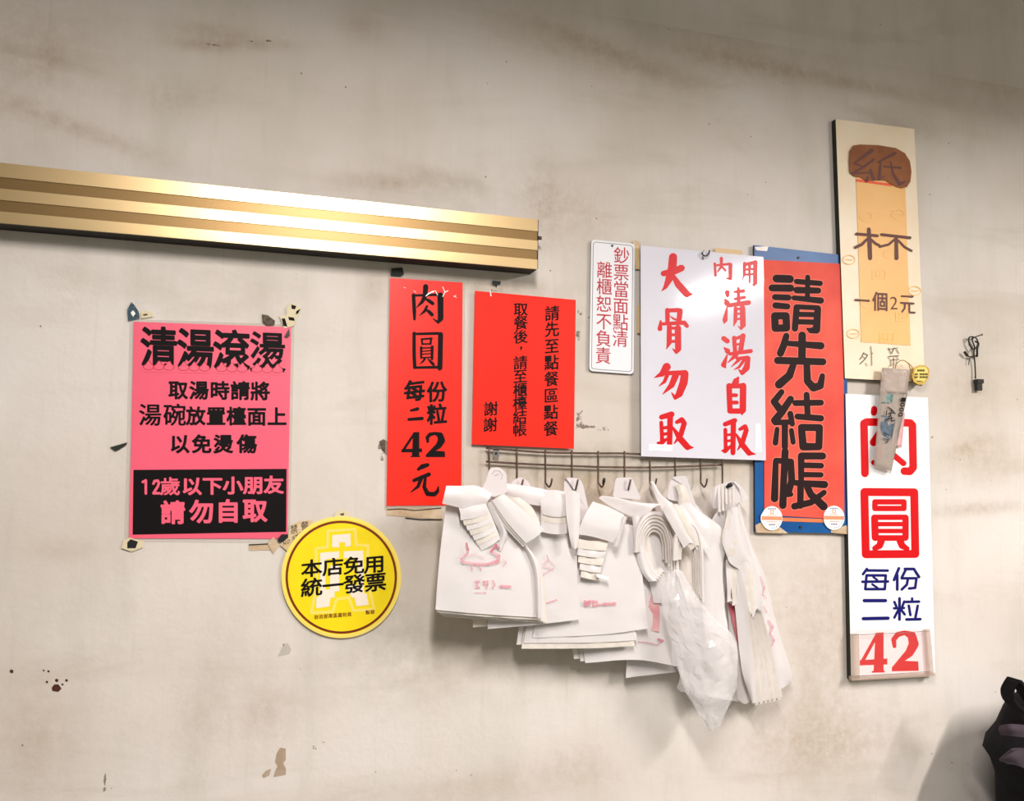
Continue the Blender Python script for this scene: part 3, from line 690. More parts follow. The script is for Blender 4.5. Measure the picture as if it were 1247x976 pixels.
i.strokes(860, 305, 8.133, [
 ((150,80,24),(150,160,20),(112,215,8)), ((85,130,18),(92,250,18)), ((90,150,16),(230,135,20)), ((240,142,28),(240,280,28),(200,278,8)), ((155,160,12),(190,200,16)),
 ((380,130,24),(376,240,22),(357,305,5)), ((380,142,24),(480,122,28)), ((487,120,34),(486,320,36),(474,352,12),(450,330,6)), (18,(385,192),(470,184)), (18,(380,242),(470,236)), ((430,140,22),(430,320,16)),
 ((208,418,40),(212,450,26)), ((190,490,18),(206,522,42)), ((208,560,8),(186,690,38),(178,725,8)), ((318,375,22),(322,530,26)), ((280,412,18),(368,402,30)), ((285,482,18),(378,466,24)), ((220,546,28),(420,518,36)),
 ((292,575,28),(288,700,28),(272,752,5)), ((360,570,40),(364,740,42),(345,780,16),(315,750,5)), (18,(292,585),(360,575)), (16,(300,628),(350,628)), (16,(300,680),(350,680))])
i.strokes(860, 395, 5.7412, [
 ((122,100,26),(148,118,26)), ((126,165,8),(150,188,28)), ((148,210,6),(122,285,28),(135,304,8)), ((195,95,22),(202,190,22)), ((202,102,16),(250,85,20)), ((258,80,26),(240,190,26)), (12,(205,143),(245,138)), ((165,208,18),(312,188,22)),
 ((208,215,26),(150,270,4)), ((215,240,16),(290,236,24)), ((295,238,22),(282,305,34),(252,342,22),(228,318,6)), ((228,250,18),(176,298,4)), ((265,250,18),(230,300,14),(195,318,4)),
 ((225,372,10),(208,400,34),(182,425,12)), ((160,432,30),(166,605,28)), (26,(165,432),(255,432)), ((258,432,34),(256,600,34),(250,630,10)), (20,(175,497),(210,497)), (20,(175,548),(215,548)), (28,(165,607),(255,608)),
 ((132,700,24),(200,674,26)), ((190,680,28),(187,900,26)), ((134,738,20),(136,870,20)), ((110,886,8),(132,886,26),(176,850,14)), (14,(140,776),(185,770)), (14,(140,818),(185,812)),
 ((236,735,18),(272,716,24),(280,742,26),(255,822,26),(220,880,6)), ((210,770,10),(250,840,30),(300,902,28),(346,910,3))])
i.build(Wa, M['red_ink'])
panel('tape_patch', [(790,541),(819,542),(819,550),(790,549)], .0206, .0003, M['white_tape'], Wa)
panel('tape_patch', [(920,516),(926,516),(927.5,551),(920,550.5)], .0206, .0003, M['white_tape'], Wa)
mb = MB(); mb.tube(crom([W(857,306,.012), W(855,309,.026), W(859,312,.028), W(863,309,.026), W(864,305,.024)], 4), .0016, 6); mb.tube([W(856,315,.021), W(856,315,.024)], .0018, 8); mb.build('wall_hook', M['black_plastic'], Wa)
for (pts, lab) in (([(771,293),(779,294),(779,328),(774,328)], 'brown tape strip beside the top of the small red and white plate'), ([(871,302),(904,305),(904,312),(871,310)], 'cream tape strip behind the top edge of the big acrylic sign'), ([(776,372),(781,372),(781,406),(776,406)], 'brown tape strip half way down the left edge of the big acrylic sign')):
    o = panel('tape_strip', pts, .006, .0006, mat('aged_tape', srgb(226,192,142), .5)); tag(o, lab, 'tape')
panel('clear_corner', [(773,293),(781,295),(780,300),(774,300)], .0065, .0004, M['film'], Wa)

# ---------------------------------------------------------------- cup price board
Cb = thing('cup_price_board', W(1072, 462), 'tall cream board with an apricot strip and brown cardboard patch, topmost at right', 'board')
panel('board', [(1017.6,145),(1113.5,157),(1118.5,270),(1126.5,466),(1029,461)], .0160, .0150, M['cream_board'], Cb, side=M['dark_edge'])
panel('apricot_strip', [(1042.6,214),(1102.5,223),(1109,421),(1048.8,416.8)], .0172, .0004, M['apricot'], Cb)
panel('red_strip_edge', [(1042.6,218),(1086,224),(1086,227),(1042.6,221)], .0178, .0004, mat('fluor_red', srgb(250,90,50), .5), Cb)
i = Ink(.0180)
def z3(x, y): return (x/4.88+1030, y/4.88+260)
for (x0, y0, x1, y1) in ((160,335,235,390), (300,590,370,638), (205,710,284,765)):
    a, b = z3(x0, y0), z3(x1, y1); w_ = b[0]-a[0]
    i.strokes(0, 0, 1, [(1.1,(a[0],a[1]),(b[0],a[1]),(b[0],b[1]),(a[0],b[1]),(a[0],a[1]))]+[(1.0,(a[0]+w_*f,a[1]+2),(a[0]+w_*f,b[1]-2)) for f in (.3,.6)]+[(1.0,(a[0]+2,(a[1]+b[1])/2),(b[0]-2,(a[1]+b[1])/2))], 4)
for (x, y) in ((120,18), (310,5), (125,532), (262,240), (45,715), (20,275), (410,460)):
    c = z3(x, y); p = oval(c[0], c[1], 7.5, 5.5, 16); i.strokes(0, 0, 1, [tuple([(a, b, .9) for a, b in p+p[:1]]), (.9,(c[0]-4,c[1]),(c[0]+4,c[1]))], 4)
i.build(Cb, M['pale_apricot'], 'faint_pattern')
cp = [(285,440),(320,385),(380,375),(560,380),(740,410),(830,460),(880,540),(895,640),(885,740),(850,795),(800,808),(750,795),(690,765),(640,730),(540,728),(450,735),(390,700),(330,690),(285,655),(278,540)]
panel('cardboard_patch', [(x/8.136+1000, y/8.136+130) for x, y in cp], .0196, .0014, M['card'], Cb)
i = Ink(.0198)
i.strokes(1000, 130, 8.136, [((500,435,42),(325,560,20)), (22,(325,560),(415,597)), ((518,525,24),(420,597,28),(312,660,22)), (16,(312,664),(470,655)), ((488,632,32),(520,720,32)), ((458,700,24),(452,735,28)),
 ((730,462,34),(560,552,18)), ((588,552,22),(574,715,34)), (12,(575,715),(625,690)), (20,(620,594),(785,606)), (30,(775,606),(782,606)), ((688,545,14),(710,660,24),(775,768,38),(835,742,14))])
i.build(Cb, M['brown_ink'], 'lettering')
i = Ink(.0181)
i.strokes(1030, 260, 4.88, [(17,(64,122),(188,133)), ((137,94,22),(142,180,26),(145,266,24)), ((130,150,14),(95,185,18),(58,202,18)), ((150,155,14),(178,180,16),(200,190,14)),
 (17,(212,126),(382,145)), ((296,150,12),(255,185,14),(202,198,14)), ((300,150,20),(302,266,24)), ((312,160,12),(350,200,14),(392,222,12)),
 (12,(58,514),(138,520)), (11,(332,492),(398,495)), (12,(328,532),(403,536)), ((352,536,12),(350,565,11),(335,585,10)), (11,(378,536),(378,588),(410,590))])
glyph(i, '個', 1072, 367.8, 19, 23.5, weight=.018, slope=.05); glyph(i, '2', 1088.6, 369.2, 10, 17, weight=-.012)
i.build(Cb, M['brown_ink'], 'lettering')
i = Ink(.0181)
i.strokes(1030, 260, 4.88, [(4,(108,826),(98,850),(84,868)), (4,(106,832),(132,842),(112,870),(84,896)), (3,(100,850),(118,866)), (4,(150,790),(154,850),(156,905)), (4,(156,835),(162,830)), (3,(118,890),(128,908)),
 (4,(255,800),(268,832)), (4,(290,798),(272,835)), (3,(250,808),(310,800)), (4,(300,808),(316,832)), (3,(250,852),(262,868)), (4,(256,850),(316,846)), (4,(268,872),(268,908)), (3,(265,872),(305,868),(300,895)), (4,(285,856),(285,920)), (3,(300,850),(318,872))], 4)
i.build(Cb, M['pen_ink'], 'pen_writing')

# ---------------------------------------------------------------- lower right price sign with clear holder
Ls = thing('price_sign', W(1085, 827), 'tall white sign with large red characters and navy ones, lowest at right', 'sign')
panel('board', [(1029.6,479.7),(1130,484.5),(1139,822),(1036.4,828)], .0150, .0140, M['white_sign'], Ls, side=M['dark_edge'])
i = Ink(.0153)
i.strokes(1030, 580, 5.1364, [(50,(116,100),(428,102),(435,488),(125,490),(116,100)), (34,(182,162),(364,162),(364,203),(182,203),(182,162)),
 (44,(180,262),(184,385)), (40,(374,262),(374,385)), (34,(180,258),(374,258)), (28,(184,301),(370,301)), (28,(184,344),(370,344)), (36,(184,388),(374,388)), ((222,405,46),(212,436,42),(182,452,34)), ((340,405,46),(352,436,42),(384,454,30))], 14)
i.strokes(1030, 480, 8.136, [(76,(190,788),(180,292),(208,278),(330,280)), (76,(560,284),(640,288),(660,310),(668,730),(635,768),(580,765)), (62,(282,150),(278,185)), (76,(330,400),(275,480)), (50,(275,680),(300,690)), (58,(430,570),(572,688)), (76,(330,280),(560,284))], 14)
fat42(i, (1047, 771, 1080.6, 820), (1086, 768.5, 1119.4, 818), slope=-.02)
i.build(Ls, M['red_ink'])
i = Ink(.0153)
i.strokes(1030, 580, 5.1364, [(17,(132,582),(108,614)), (17,(125,591),(262,592)), (17,(130,622),(250,622),(244,708),(122,708),(130,622)), (17,(104,662),(264,660)), (14,(172,632),(196,650)), (14,(166,678),(198,700)),
 (18,(332,578),(302,650)), (18,(322,620),(322,710)), (18,(370,582),(426,582),(458,632)), (17,(376,584),(350,636)), (17,(350,640),(442,640),(434,700),(396,704)), (17,(388,645),(382,680),(350,710)),
 (22,(116,780),(248,780)), (22,(110,893),(264,890)),
 (16,(304,788),(316,815)), (16,(366,785),(354,815)), (16,(302,828),(364,826)), (18,(336,766),(336,898)), (16,(330,836),(304,886)), (16,(346,836),(368,866)),
 (16,(415,766),(415,785)), (17,(376,788),(458,786)), (17,(394,812),(404,870)), (17,(450,812),(436,885)), (18,(380,898),(466,896))], 12)
i.build(Ls, M['navy_ink'], 'lettering', 'navy blue lettering')
panel('price_card', [(1041,768),(1132,766),(1134,820),(1043,825)], .01515, .0001, mat('card_white', srgb(246,226,226), .4), Ls)
panel('clear_holder', [(1036,773),(1130.5,769),(1133.5,822),(1037,828)], .0260, .0012, M['clear'], Ls)
for p in ([(1039,773),(1046,772.5),(1047,826),(1040,827)], [(1128,768),(1133,767),(1137.5,823),(1132,824)]):
    panel('holder_edge', p, .0262, .010, M['clear_edge'], Ls)
panel('holder_foot', [(1037,825),(1139,820),(1139,824),(1038,829.5)], .0262, .010, M['clear_edge'], Ls)
i = Ink(.0265); i.strokes(0, 0, 1, [(.7,(1036,774),(1060,773),(1090,771.5),(1131,769)), (.6,(1037,824),(1090,821),(1134,818))], 4); i.build(Ls, M['grey_line'], 'holder_edge_line')

# ---------------------------------------------------------------- banknote in a plastic sleeve + brass tag
Nt = thing('banknote_sleeve', W(1084, 575, .03), 'narrow plastic sleeve holding a folded grey banknote, hung between the two right signs', 'sleeve')
def warp_strip(name, quad, d0, d1, mt, parent, rows=14, cols=6, amp=.0012, seed=0, th=.0006):
    (a, b, c, e) = [Vector(q) for q in quad]; V = []; Fc = []
    for r in range(rows+1):
        for k in range(cols+1):
            u, v = k/cols, r/rows; p = (a.lerp(b, u)).lerp(e.lerp(c, u), v)
            dd = d0+(d1-d0)*v+amp*noise.noise(Vector((u*2.5+seed, v*6, seed)))*2
            V.append(W(p.x, p.y, dd))
    for r in range(rows):
        for k in range(cols):
            n = r*(cols+1)+k; Fc.append((n, n+cols+1, n+cols+2, n+1))
    o = mesh(name, V, Fc, mt, parent, True)
    md = o.modifiers.new('s', 'SOLIDIFY'); md.thickness = th; md.offset = -1
    return o
warp_strip('inner_slip', [(1075,500),(1102,503),(1098,545),(1076,540)], .022, .022, mat('pink_slip', srgb(232,176,178), .5), Nt, seed=5)
warp_strip('banknote', [(1073.5,478),(1105,480),(1085.5,574),(1066.5,567)], .030, .026, M['note'], Nt, seed=1, th=.0012)
warp_strip('teal_print', [(1076,480),(1088,480),(1086,492),(1073,491)], .0318, .0315, M['note_teal'], Nt, 6, 4, .0008, 2, th=.0002)
warp_strip('portrait_print', [(1073,506),(1091,509),(1085,540),(1071,536)], .0312, .0300, M['note_blue'], Nt, 8, 4, .0008, 3, th=.0002)
warp_strip('lower_print', [(1068,540),(1075,541),(1073,562),(1066,560)], .0298, .0280, mat('note_rose', srgb(150,112,104), .5), Nt, 8, 3, .0008, 4, th=.0002)
warp_strip('sleeve_film', [(1074,448),(1108.5,450.5),(1085,577),(1064,570)], .0330, .0290, mat('sleeve_clear', srgb(220,200,188), .15, alpha=.30), Nt, seed=6, amp=.002, th=.0002)
warp_strip('sleeve_top', [(1074,448),(1108.5,450.5),(1104.5,480),(1072,478)], .0335, .0325, M['sleeve'], Nt, 8, 6, .0016, 7, th=.0003)
i = Ink(.0350)
for k, ch in enumerate('1000'):
    for p in glyph_field(ch, .03, 1, 30, True):
        # digits run down the note's right edge, turned a quarter clockwise
        q = [(1100.2-k*1.1-(v-.5)*-5.4-(u-.5)*1.0, 487+k*6.0+(u-.5)*5.0+(v-.5)*0.9) for u, v in p]
        i.mb.poly([W(x, y, i.d) for x, y in q])
i.strokes(0, 0, 1, [(1.1,(1081,496),(1086,499),(1090,504)), (1.0,(1080,500),(1079,506)), (.9,(1082,504),(1088,503)), (1.0,(1083,507),(1081,513)), (1.0,(1085,506),(1086,513),(1090,512)), (.8,(1079,511),(1088,509)), (.9,(1086,499),(1084,507)), (1.0,(1077,527),(1083,531)), (.9,(1076,534),(1082,536),(1079,540))], 5)
i.build(Nt, M['black_ink'], 'lettering')
mb = MB(); mb.tube(crom([W(1090,450,.03), W(1092,443,.034), W(1099,439,.036), (W(1106,443,.036)), W(1109,452,.034), W(1109,460,.03)], 5), .0011, 6); mb.build('wire_loop', M['brass'], Nt)
i = None
Tg = thing('brass_tag', W(1121, 469, .02), 'rounded gold tag with black print beside the banknote sleeve', 'tag')
tg = [(1111,455),(1113,448),(1119,445),(1127,445),(1132,450),(1131,460),(1126,468),(1119,469),(1112,465)]
panel('brass_plate', [(1109.5,463),(1114,461),(1124,468),(1122,471),(1113,467)], .0240, .0010, mat('dark_brass', srgb(110,80,40), .4, metal=.6), Tg, r=1.5)
panel('plate', tg, .0260, .0016, M['brass'], Tg, r=2)
panel('face_label', [(1113,455),(1115,449),(1120,447),(1127,447),(1130,451),(1129,460),(1124,466),(1116,464)], .0264, .0003, M['label_yellow'], Tg, r=1.5)
i = Ink(.0266)
for x in (1118, 1120.3, 1122.6, 1124.9): i.poly(rect_px(x-.9, 450.2, x+.9, 452.6))
for y, xs in ((455, range(1114, 1129, 2)), (458.5, range(1114, 1129, 2))):
    for k, x in enumerate(xs): i.poly(rect_px(x, y-(.2 if k % 2 else 0), x+1.5, y+2.2)) if k != 2 else None
i.strokes(0, 0, 1, [(.8,(1117,464),(1124,465))], 4)
i.build(Tg, M['black_ink'], 'lettering')
mb = MB(); mb.tube(crom([W(1104,441,.030), W(1110,446,.030), W(1112,455,.027), W(1108,463,.026)], 4), .001, 6); mb.build('ring', M['brass'], Tg)

# ---------------------------------------------------------------- knotted cord with plug on a nail
Kd = thing('knotted_cord', W(1188, 478), 'black knotted cord with small plug hanging from a nail on the bare wall', 'cord')
def zk(x, y, d): return W(x/7.5125+1150, y/7.5125+380, d)
mb = MB(); mb.tube([zk(262,240,0), zk(275,232,.012), zk(345,208,.022)], .0014, 8); mb.tube([zk(340,210,.021), zk(350,207,.0225)], .0026, 8); mb.build('nail', M['steel'], Kd)
mb = MB(); mb.tube(crom([zk(275,232,.012), zk(240,228,.014), zk(222,250,.012), zk(232,300,.010), zk(268,345,.012), zk(305,300,.014), zk(298,250,.016), zk(268,232,.014), zk(255,260,.018), zk(275,320,.018), zk(270,380,.012), zk(280,480,.008), zk(285,610,.008)], 6), .0017, 7, True)
mb.tube(crom([zk(285,270,.016), zk(312,290,.014), zk(300,340,.012), zk(300,380,.010), zk(295,410,.008)], 5), .0024, 7)
mb.tube(crom([zk(270,410,.010), zk(235,425,.008), zk(225,455,.006), zk(222,485,.006)], 5), .0011, 6)
mb.tube(crom([zk(270,405,.010), zk(225,410,.010), zk(205,385,.010)], 5), .0014, 6)
mb.build('cord', M['black_plastic'], Kd, True)
mb = MB(); mb.tube([zk(212,405,.010), zk(183,365,.011)], .0030, 8); mb.tube([zk(295,395,.010), zk(296,410,.009)], .0034, 8); mb.build('cord_end', M['black_plastic'], Kd)
mb = MB(); a = zk(258,620,.0); b = zk(314,660,.0); mb.box((a.x, -.016, b.z), (b.x, -.003, a.z)); a = zk(262,655,.0); b = zk(306,725,.0); mb.box((a.x, -.014, b.z), (b.x, -.004, a.z)); mb.build('plug', M['black_plastic'], Kd)

# ---------------------------------------------------------------- wire rack with hooks
Rk = thing('wire_hook_rack', W(735, 595), 'dark wire grid rack with a row of hooks, fixed to the wall under the signs', 'rack')
RD = .012
tops = [(592,546),(629,549),(664,551.3),(696,552),(730,552.4),(760,552.5),(800,554.5),(850,557),(881,558)]
mids = [(592,562.5),(629,564.8),(664,566.5),(696,567.8),(729,569),(760,569.5),(791,569.6),(822,568.8),(853,567.6),(880.5,566.4)]
for row in (tops, mids):
    mb = MB(); mb.tube(crom([W(x, y, RD) for x, y in row], 3), .0022, 7); mb.build('horizontal_wire', M['steel'], Rk, True)
vx = [(595.5,596.2),(629.3,629.6),(664,664.4),(696.3,696.5),(728.4,728.6),(760.5,760.6),(791.3,791.6),(821.9,822.4),(853,853.4),(879.6,879.8)]
def ytop(x): return np.interp(x, [p[0] for p in tops], [p[1] for p in tops])
for k, (xa, xb) in enumerate(vx):
    last = k in (0, len(vx)-1)
    ye = 585 if not last else 588
    pts = [W(xa, ytop(xa)-3, RD+.0034), W(xb, 575, RD+.0034), W(xb, ye+2, RD+.0034)]
    # hook: down, then forward and up towards the viewer
    hang = {1: .095, 3: .083, 5: .061}.get(k)
    if hang:
        pts = crom(pts+[W(xb+.8, 592, RD+.010), W(xb+3, 596, hang*.6), W(xb+4.5, 596.5, hang-.004), W(xb+5.2, 593, hang+.002), W(xb+7.5, 584, hang+.004)], 5)
    else: pts = crom(pts+([W(xb+1.2, 590, RD+.008), W(xb+4, 593.5, RD+.020), W(xb+6.5, 590, RD+.030), W(xb+8, 583, RD+.034)] if not last else [W(xb+.2, 594, RD+.0034)]), 4)
    mb = MB(); mb.tube(pts, .0019, 7); o = mb.build('hook_wire', M['steel'], Rk, True)
for x, y in ((735.2, 586),):
    mb = MB(); mb.tube([W(x-.6, y+3.5, RD+.030), W(x+.2, y, RD+.035), W(x+.8, y-3.5, RD+.036)], [.0022, .0034, .0024], 9); mb.build('hook_cap', M['black_plastic'], Rk, True)
panel('mounting_tab', [(600.3,547.5),(608,547.5),(608,557),(600.3,557)], RD, .0012, M['grey_line'], Rk)
mb = MB(); c = W(604.2, 552.3, RD+.0006); mb.tube([c+Vector((0, .004, 0)), c+Vector((0, -.0008, 0))], .0027, 10); mb.build('screw', M['black_plastic'], Rk)

# ---------------------------------------------------------------- plastic bags
OFF = {'v': 0}                            # millimetres added for the pack being built, so that packs lie in front of one another
def sheet(name, rows, mt, parent, n=7, wr=.0010, fs=38, th=.0012, seed=0, ridged=0., label=None):
    """soft sheet through a control grid of (pixel x, pixel y, mm from wall)"""
    W3 = [[W(x, y, (d+OFF['v'])/1000) for (x, y, d) in r] for r in rows]
    R1 = [crom(r, n) for r in W3]; cols = list(zip(*R1)); G = [crom(c, n) for c in cols]   # G[col][row]
    nc, nr = len(G), len(G[0]); V = []; Fc = []
    for c in range(nc):
        for r in range(nr):
            p = G[c][r].copy(); q = Vector((p.x*fs, p.z*fs*.7, seed*7.3))
            a = noise.noise(q)*wr*1.4+noise.noise(q*2.7)*wr*.6
            if ridged:
                a += ridged*((1-abs(noise.noise(q*1.3+Vector((3, 1, 9))))*2.6)+(1-abs(noise.noise(q*2.9)))*.4-.9)
            p.y -= a; V.append(p)
    for c in range(nc-1):
        for r in range(nr-1):
            k = c*nr+r; Fc.append((k, k+1, k+nr+1, k+nr))
    o = mesh(name, V, Fc, mt, parent, True)
    if th:
        md = o.modifiers.new('s', 'SOLIDIFY'); md.thickness = th; md.offset = -1
        es = o.modifiers.new('e', 'EDGE_SPLIT'); es.split_angle = rad(50)
    if label: o['label'] = label
    return o
def quad(tl, tr, br, bl, d0, d1=None, bow=0):
    d1 = d0 if d1 is None else d1; L3 = []
    for v in (0, .5, 1):
        r = []
        for u in (0, .5, 1):
            x = (tl[0]*(1-u)+tr[0]*u)*(1-v)+(bl[0]*(1-u)+br[0]*u)*v; y = (tl[1]*(1-u)+tr[1]*u)*(1-v)+(bl[1]*(1-u)+br[1]*u)*v
            r.append((x, y, d0+(d1-d0)*v+bow*(1-(2*u-1)**2)))
        L3.append(r)
    return L3
def shift(rows, dx, dy, dd, dyr=0): return [[(x+dx, y+dy+dyr*k/(len(r)-1), d+dd) for k, (x, y, d) in enumerate(r)] for r in rows]
def tab(parent, pts, d, mt=None): return panel('hanging_tab', round_poly(pts, 4, 4), (d+OFF['v'])/1000, .0012, mt or M['bag_tab'], parent)
def prints(parent, d, mt, strokes, name='red_print', d1=None):
    i = Ink((d+OFF['v'])/1000); i.strokes(0, 0, 1, strokes, 6); return i.build(parent, mt, name)
GB = None
# ---- pack E: fifth pack, behind
E_ = thing('bag_pack', W(828, 600, .03), 'fifth pack of white bags from the left, tall folds behind the loose clear bag', 'bag pack')
for k in range(2): sheet('bag', quad((770,690),(832,690),(829-4*k,818-k),(762+k,826-4*k), 30-4*k, 34-4*k), M['bag'], E_, seed=40+k)
sheet('bag', [[(812,605,34),(825,600,40),(845,612,34)], [(806,640,30),(838,640,44),(880,655,32)], [(800,720,30),(842,720,48),(884,740,30)], [(820,800,38),(850,800,48),(892,800,28)], [(836,842,46),(870,850,52),(907,856,26)]], M['bag'], E_, wr=.003, seed=42)
tab(E_, [(812,608),(816,586),(820.5,580.5),(836,579.5),(841,597),(848,616)], 48)
sheet('handle', [[(822,592,52),(828,590,56),(834,592,52)], [(826,604,54),(832,603,58),(838,604,54)], [(826,618,52),(833,618,56),(842,618,52)]], M['bag_edge'], E_, seed=43)
# draped arms of pack E
sheet('handle', [[(818,622,60),(836,612,64),(852,622,62)], [(838,648,66),(856,640,72),(882,650,66)], [(850,700,68),(866,690,74),(880,700,66)], [(858,770,66),(870,775,70),(886,770,64)], [(866,820,60),(880,828,62),(893,820,58)]], M['bag'], E_, wr=.003, seed=44)
sheet('handle', [[(824,650,68),(832,640,72),(843,648,70)], [(824,690,64),(838,690,70),(850,690,66)], [(838,740,62),(850,740,66),(862,740,64)]], M['bag_edge'], E_, wr=.002, seed=45)
# ---- pack F: rightmost, fanned leaves seen edge-on
F_ = thing('bag_pack', W(890, 600, .03), 'rightmost pack of white bags with leaves fanned out edge-on to the right', 'bag pack')
nleaf = 13
for k in range(nleaf):
    t = k/(nleaf-1)
    rt = [(890+t*8, 612), (899+t*10, 668-t*4), (911+t*15, 748-t*12), (918+t*26, 812-t*8), (921+t*32, 856-t*7+(3 if k % 2 else 0))]
    dA = 74-k*2.0; wd = (6, 12, 15, 15, 11)
    rows = [[(x-w_, y+2, dA-9), (x-w_*.4, y+1, dA-2), (x, y, dA+1+(j == 2)*3)] for j, ((x, y), w_) in enumerate(zip(rt, wd))]
    rows[-1][0] = (rt[-1][0]-wd[-1]+4, rt[-1][1]-5, dA-9)
    sheet('bag', rows, M['bag_edge'] if k % 3 else M['bag'], F_, wr=.0008, seed=60+k, n=5, th=.0006)
sheet('bag', [[(892,606,46),(896,605,47),(900,612,42)], [(902,650,48),(909,650,49),(916,664,42)], [(916,700,48),(925,700,50),(932,704,40)], [(924,760,48),(936,760,50),(946,762,38)], [(938,808,47),(952,812,48),(964,820,36)], [(944,842,46),(954,838,47),(961,833,38)]], M['bag'], F_, wr=.0012, seed=72)
prints(F_, 53, M['bag_print'], [((926,702,1),(931,716,2),(929,724,1.5),(934,730,1)), ((936,756,2),(941,764,3),(938,772,2),(943,780,2.5),(940,787,1.5)), ((930,738,1),(934,746,1.5))])
sheet('bag', [[(880,612,44),(889,612,48),(896,612,46)], [(866,642,46),(885,645,54),(904,650,52)], [(882,690,42),(896,700,48),(912,700,46)], [(888,770,38),(898,780,44),(912,780,42)], [(898,852,36),(908,858,42),(916,850,40)]], M['bag'], F_, wr=.002, seed=73)
tab(F_, [(869,612),(871,592),(892,585.6),(897,585.6),(903,600),(899,615),(885,612)], 56)
sheet('handle', [[(868,594,60),(872,592,64),(877,591,62)], [(866,606,58),(871,606,62),(877,606,60)], [(867,617,54),(870,620,56),(875,617,54)]], M['bag'], F_, seed=74)
sheet('handle', [[(892,586,62),(897,586,62)], [(900,596,60),(906,597,56)], [(904,612,54),(912,609,50)]], M['bag'], F_, seed=75)
for k in range(5):
    x = 874+k*4.4
    sheet('handle', [[(x,592,64+k*.4),(x+3.4,591,65+k*.4)], [(x+.3,606,66),(x+3.6,606,67)], [(x+.8,624-k*1.5,64),(x+3.8,624-k*1.5,65)]], M['bag_edge'] if k % 2 else M['bag'], F_, wr=.0004, seed=76+k, th=.002)
# sweeping front arm and the hanging handle ends
for k in range(4):
    sheet('handle', [[(886+k*1.5,622-k,70+k),(894+k,618,72+k),(900,622,70)], [(880+k*2,664+k*5,74+k),(896+k*2,660+k*3,78+k),(910,668,72)], [(898+k*3,690+k*4,74),(908+k*2,690,76),(918+k,694,70)], [(908+k*3,742+k*4,74),(914+k*2.5,742,74),(921+k*2,744,68)]], M['bag'] if k % 2 else M['bag_edge'], F_, wr=.0012, seed=82+k)
for k, (x, yb) in enumerate(((885,734),(891,738),(897,741),(902,739))):
    sheet('handle_end', [[(x-1,682+k*2,66+k),(x+7,680+k*2,68+k)], [(x+0,706,68+k),(x+6.5,705,70+k)], [(x+1,yb-8,66+k),(x+5,yb-8,67+k)], [(x+1,yb,66+k),(x+7,yb-2,67+k)]], M['bag'] if k % 2 == 0 else M['bag_edge'], F_, wr=.0010, seed=90+k, th=.0022)
sheet('printed_side', [[(887,735,48),(912,742,58)], [(893,765,48),(912,765,58)], [(903,800,46),(912,800,54)]], mat('bag_print_solid', (.60,.10,.14), .5, vscale=20, col2=(.75,.35,.35)), F_, seed=95, label='dark red printed bag side')
mb = MB(); mb.tube([W(885,594,.066), W(888,591.5,.071), W(891.5,590,.073)], [.003, .0048, .0042], 10); mb.build('hook_cap', M['black_plastic'], F_, True)
prints(F_, 70, M['bag_print'], [])if False else None

# ---- pack D
OFF['v'] = 6
D_ = thing('bag_pack', W(762, 600, .03), 'fourth pack of white bags from the left, with rolled handles curling over the front', 'bag pack')
dbody = [[(735,640,44),(775,635,48),(812,640,46)], [(722,700,46),(775,700,52),(822,700,50)], [(708,760,48),(775,765,54),(828,770,52)], [(713,808,50),(775,804,54),(830,813,50)]]
sheet('bag', shift(dbody, -14, -5, -6), M['bag'], D_, seed=100); sheet('bag', shift(dbody, -6, -2, -3), M['bag_edge'], D_, seed=101); sheet('bag', dbody, M['bag'], D_, wr=.0018, seed=102)
tab(D_, [(746,606),(750,582),(769.7,581.5),(781,609)], 50)
sheet('handle', [[(729,607,68),(733,604,70),(738,606,70)], [(745,618,74),(750,607,78),(754,608,74)], [(766,628,76),(772,613,82),(776,612,76)], [(788,632,76),(796,619,81),(806,614,76)]], M['bag'], D_, wr=.0015, seed=104)
for k in range(5):                     # rolled loop arcs
    a = k*2.2
    pts = [(770+a,630+a*.6),(773+a,664),(780+a*1.1,694-a),(790+a,709-a*1.2)]
    sheet('handle', [[(x, y, 74-k*2), (x+5.5, y-1, 78-k*2), (x+11, y-1, 74-k*2)] for x, y in pts], M['bag'] if k % 2 == 0 else M['bag_edge'], D_, wr=.0012, seed=106+k)
def arch(cx, cy, rx, ry, drop, d, mt, parent, seed, wdt=.15):
    out = [(-1, .45), (-.92, -.35), (-.45, -.92), (.12, -1.0), (.66, -.68), (.95, .05)]
    pts = [(cx+u*rx, cy+v*ry) for u, v in out]+[(cx+rx*1.0, cy+drop*.5), (cx+rx*1.04, cy+drop)]
    sheet('handle', [[(x, y, d), (x+(cx-x)*wdt*.55, y+min(0, cy-y)*0+max(0, cy-y)*wdt*.55, d+3.5), (x+(cx-x)*wdt, y+max(0, cy-y)*wdt, d-3)] for x, y in pts], mt, parent, wr=.0006, seed=seed, n=6, th=.0008)
for k in range(6):
    arch(799-k*.4, 658+k*1.0, 27-k*3.1, 34-k*3.4, 44-k*5, 80-k*2.2, M['bag'] if k % 2 == 0 else M['bag_edge'], D_, 112+k, .17)
sheet('handle', [[(784,652,58),(800,650,60),(818,656,58)], [(788,690,60),(802,690,64),(822,690,60)], [(796,735,58),(808,735,62),(824,735,58)]], M['bag'], D_, wr=.0022, seed=118)
sheet('handle', [[(792,587,60),(794,586,62),(797,588,60)], [(798,604,64),(802,600,66),(808,606,64)], [(806,622,70),(816,614,72),(826,618,70)]], M['bag'], D_, wr=.001, seed=119)
sheet('printed_side', [[(781,700,50),(800,702,53)], [(786,740,52),(803,738,56)], [(790,768,54),(803,770,57)]], mat('bag_print_shade', (.62,.25,.27), .5, vscale=16, col2=(.78,.5,.48)), D_, seed=120, label='dark red printed strip with the shaded side painted in')  # red print and the shadow side of the pack, both in the colour
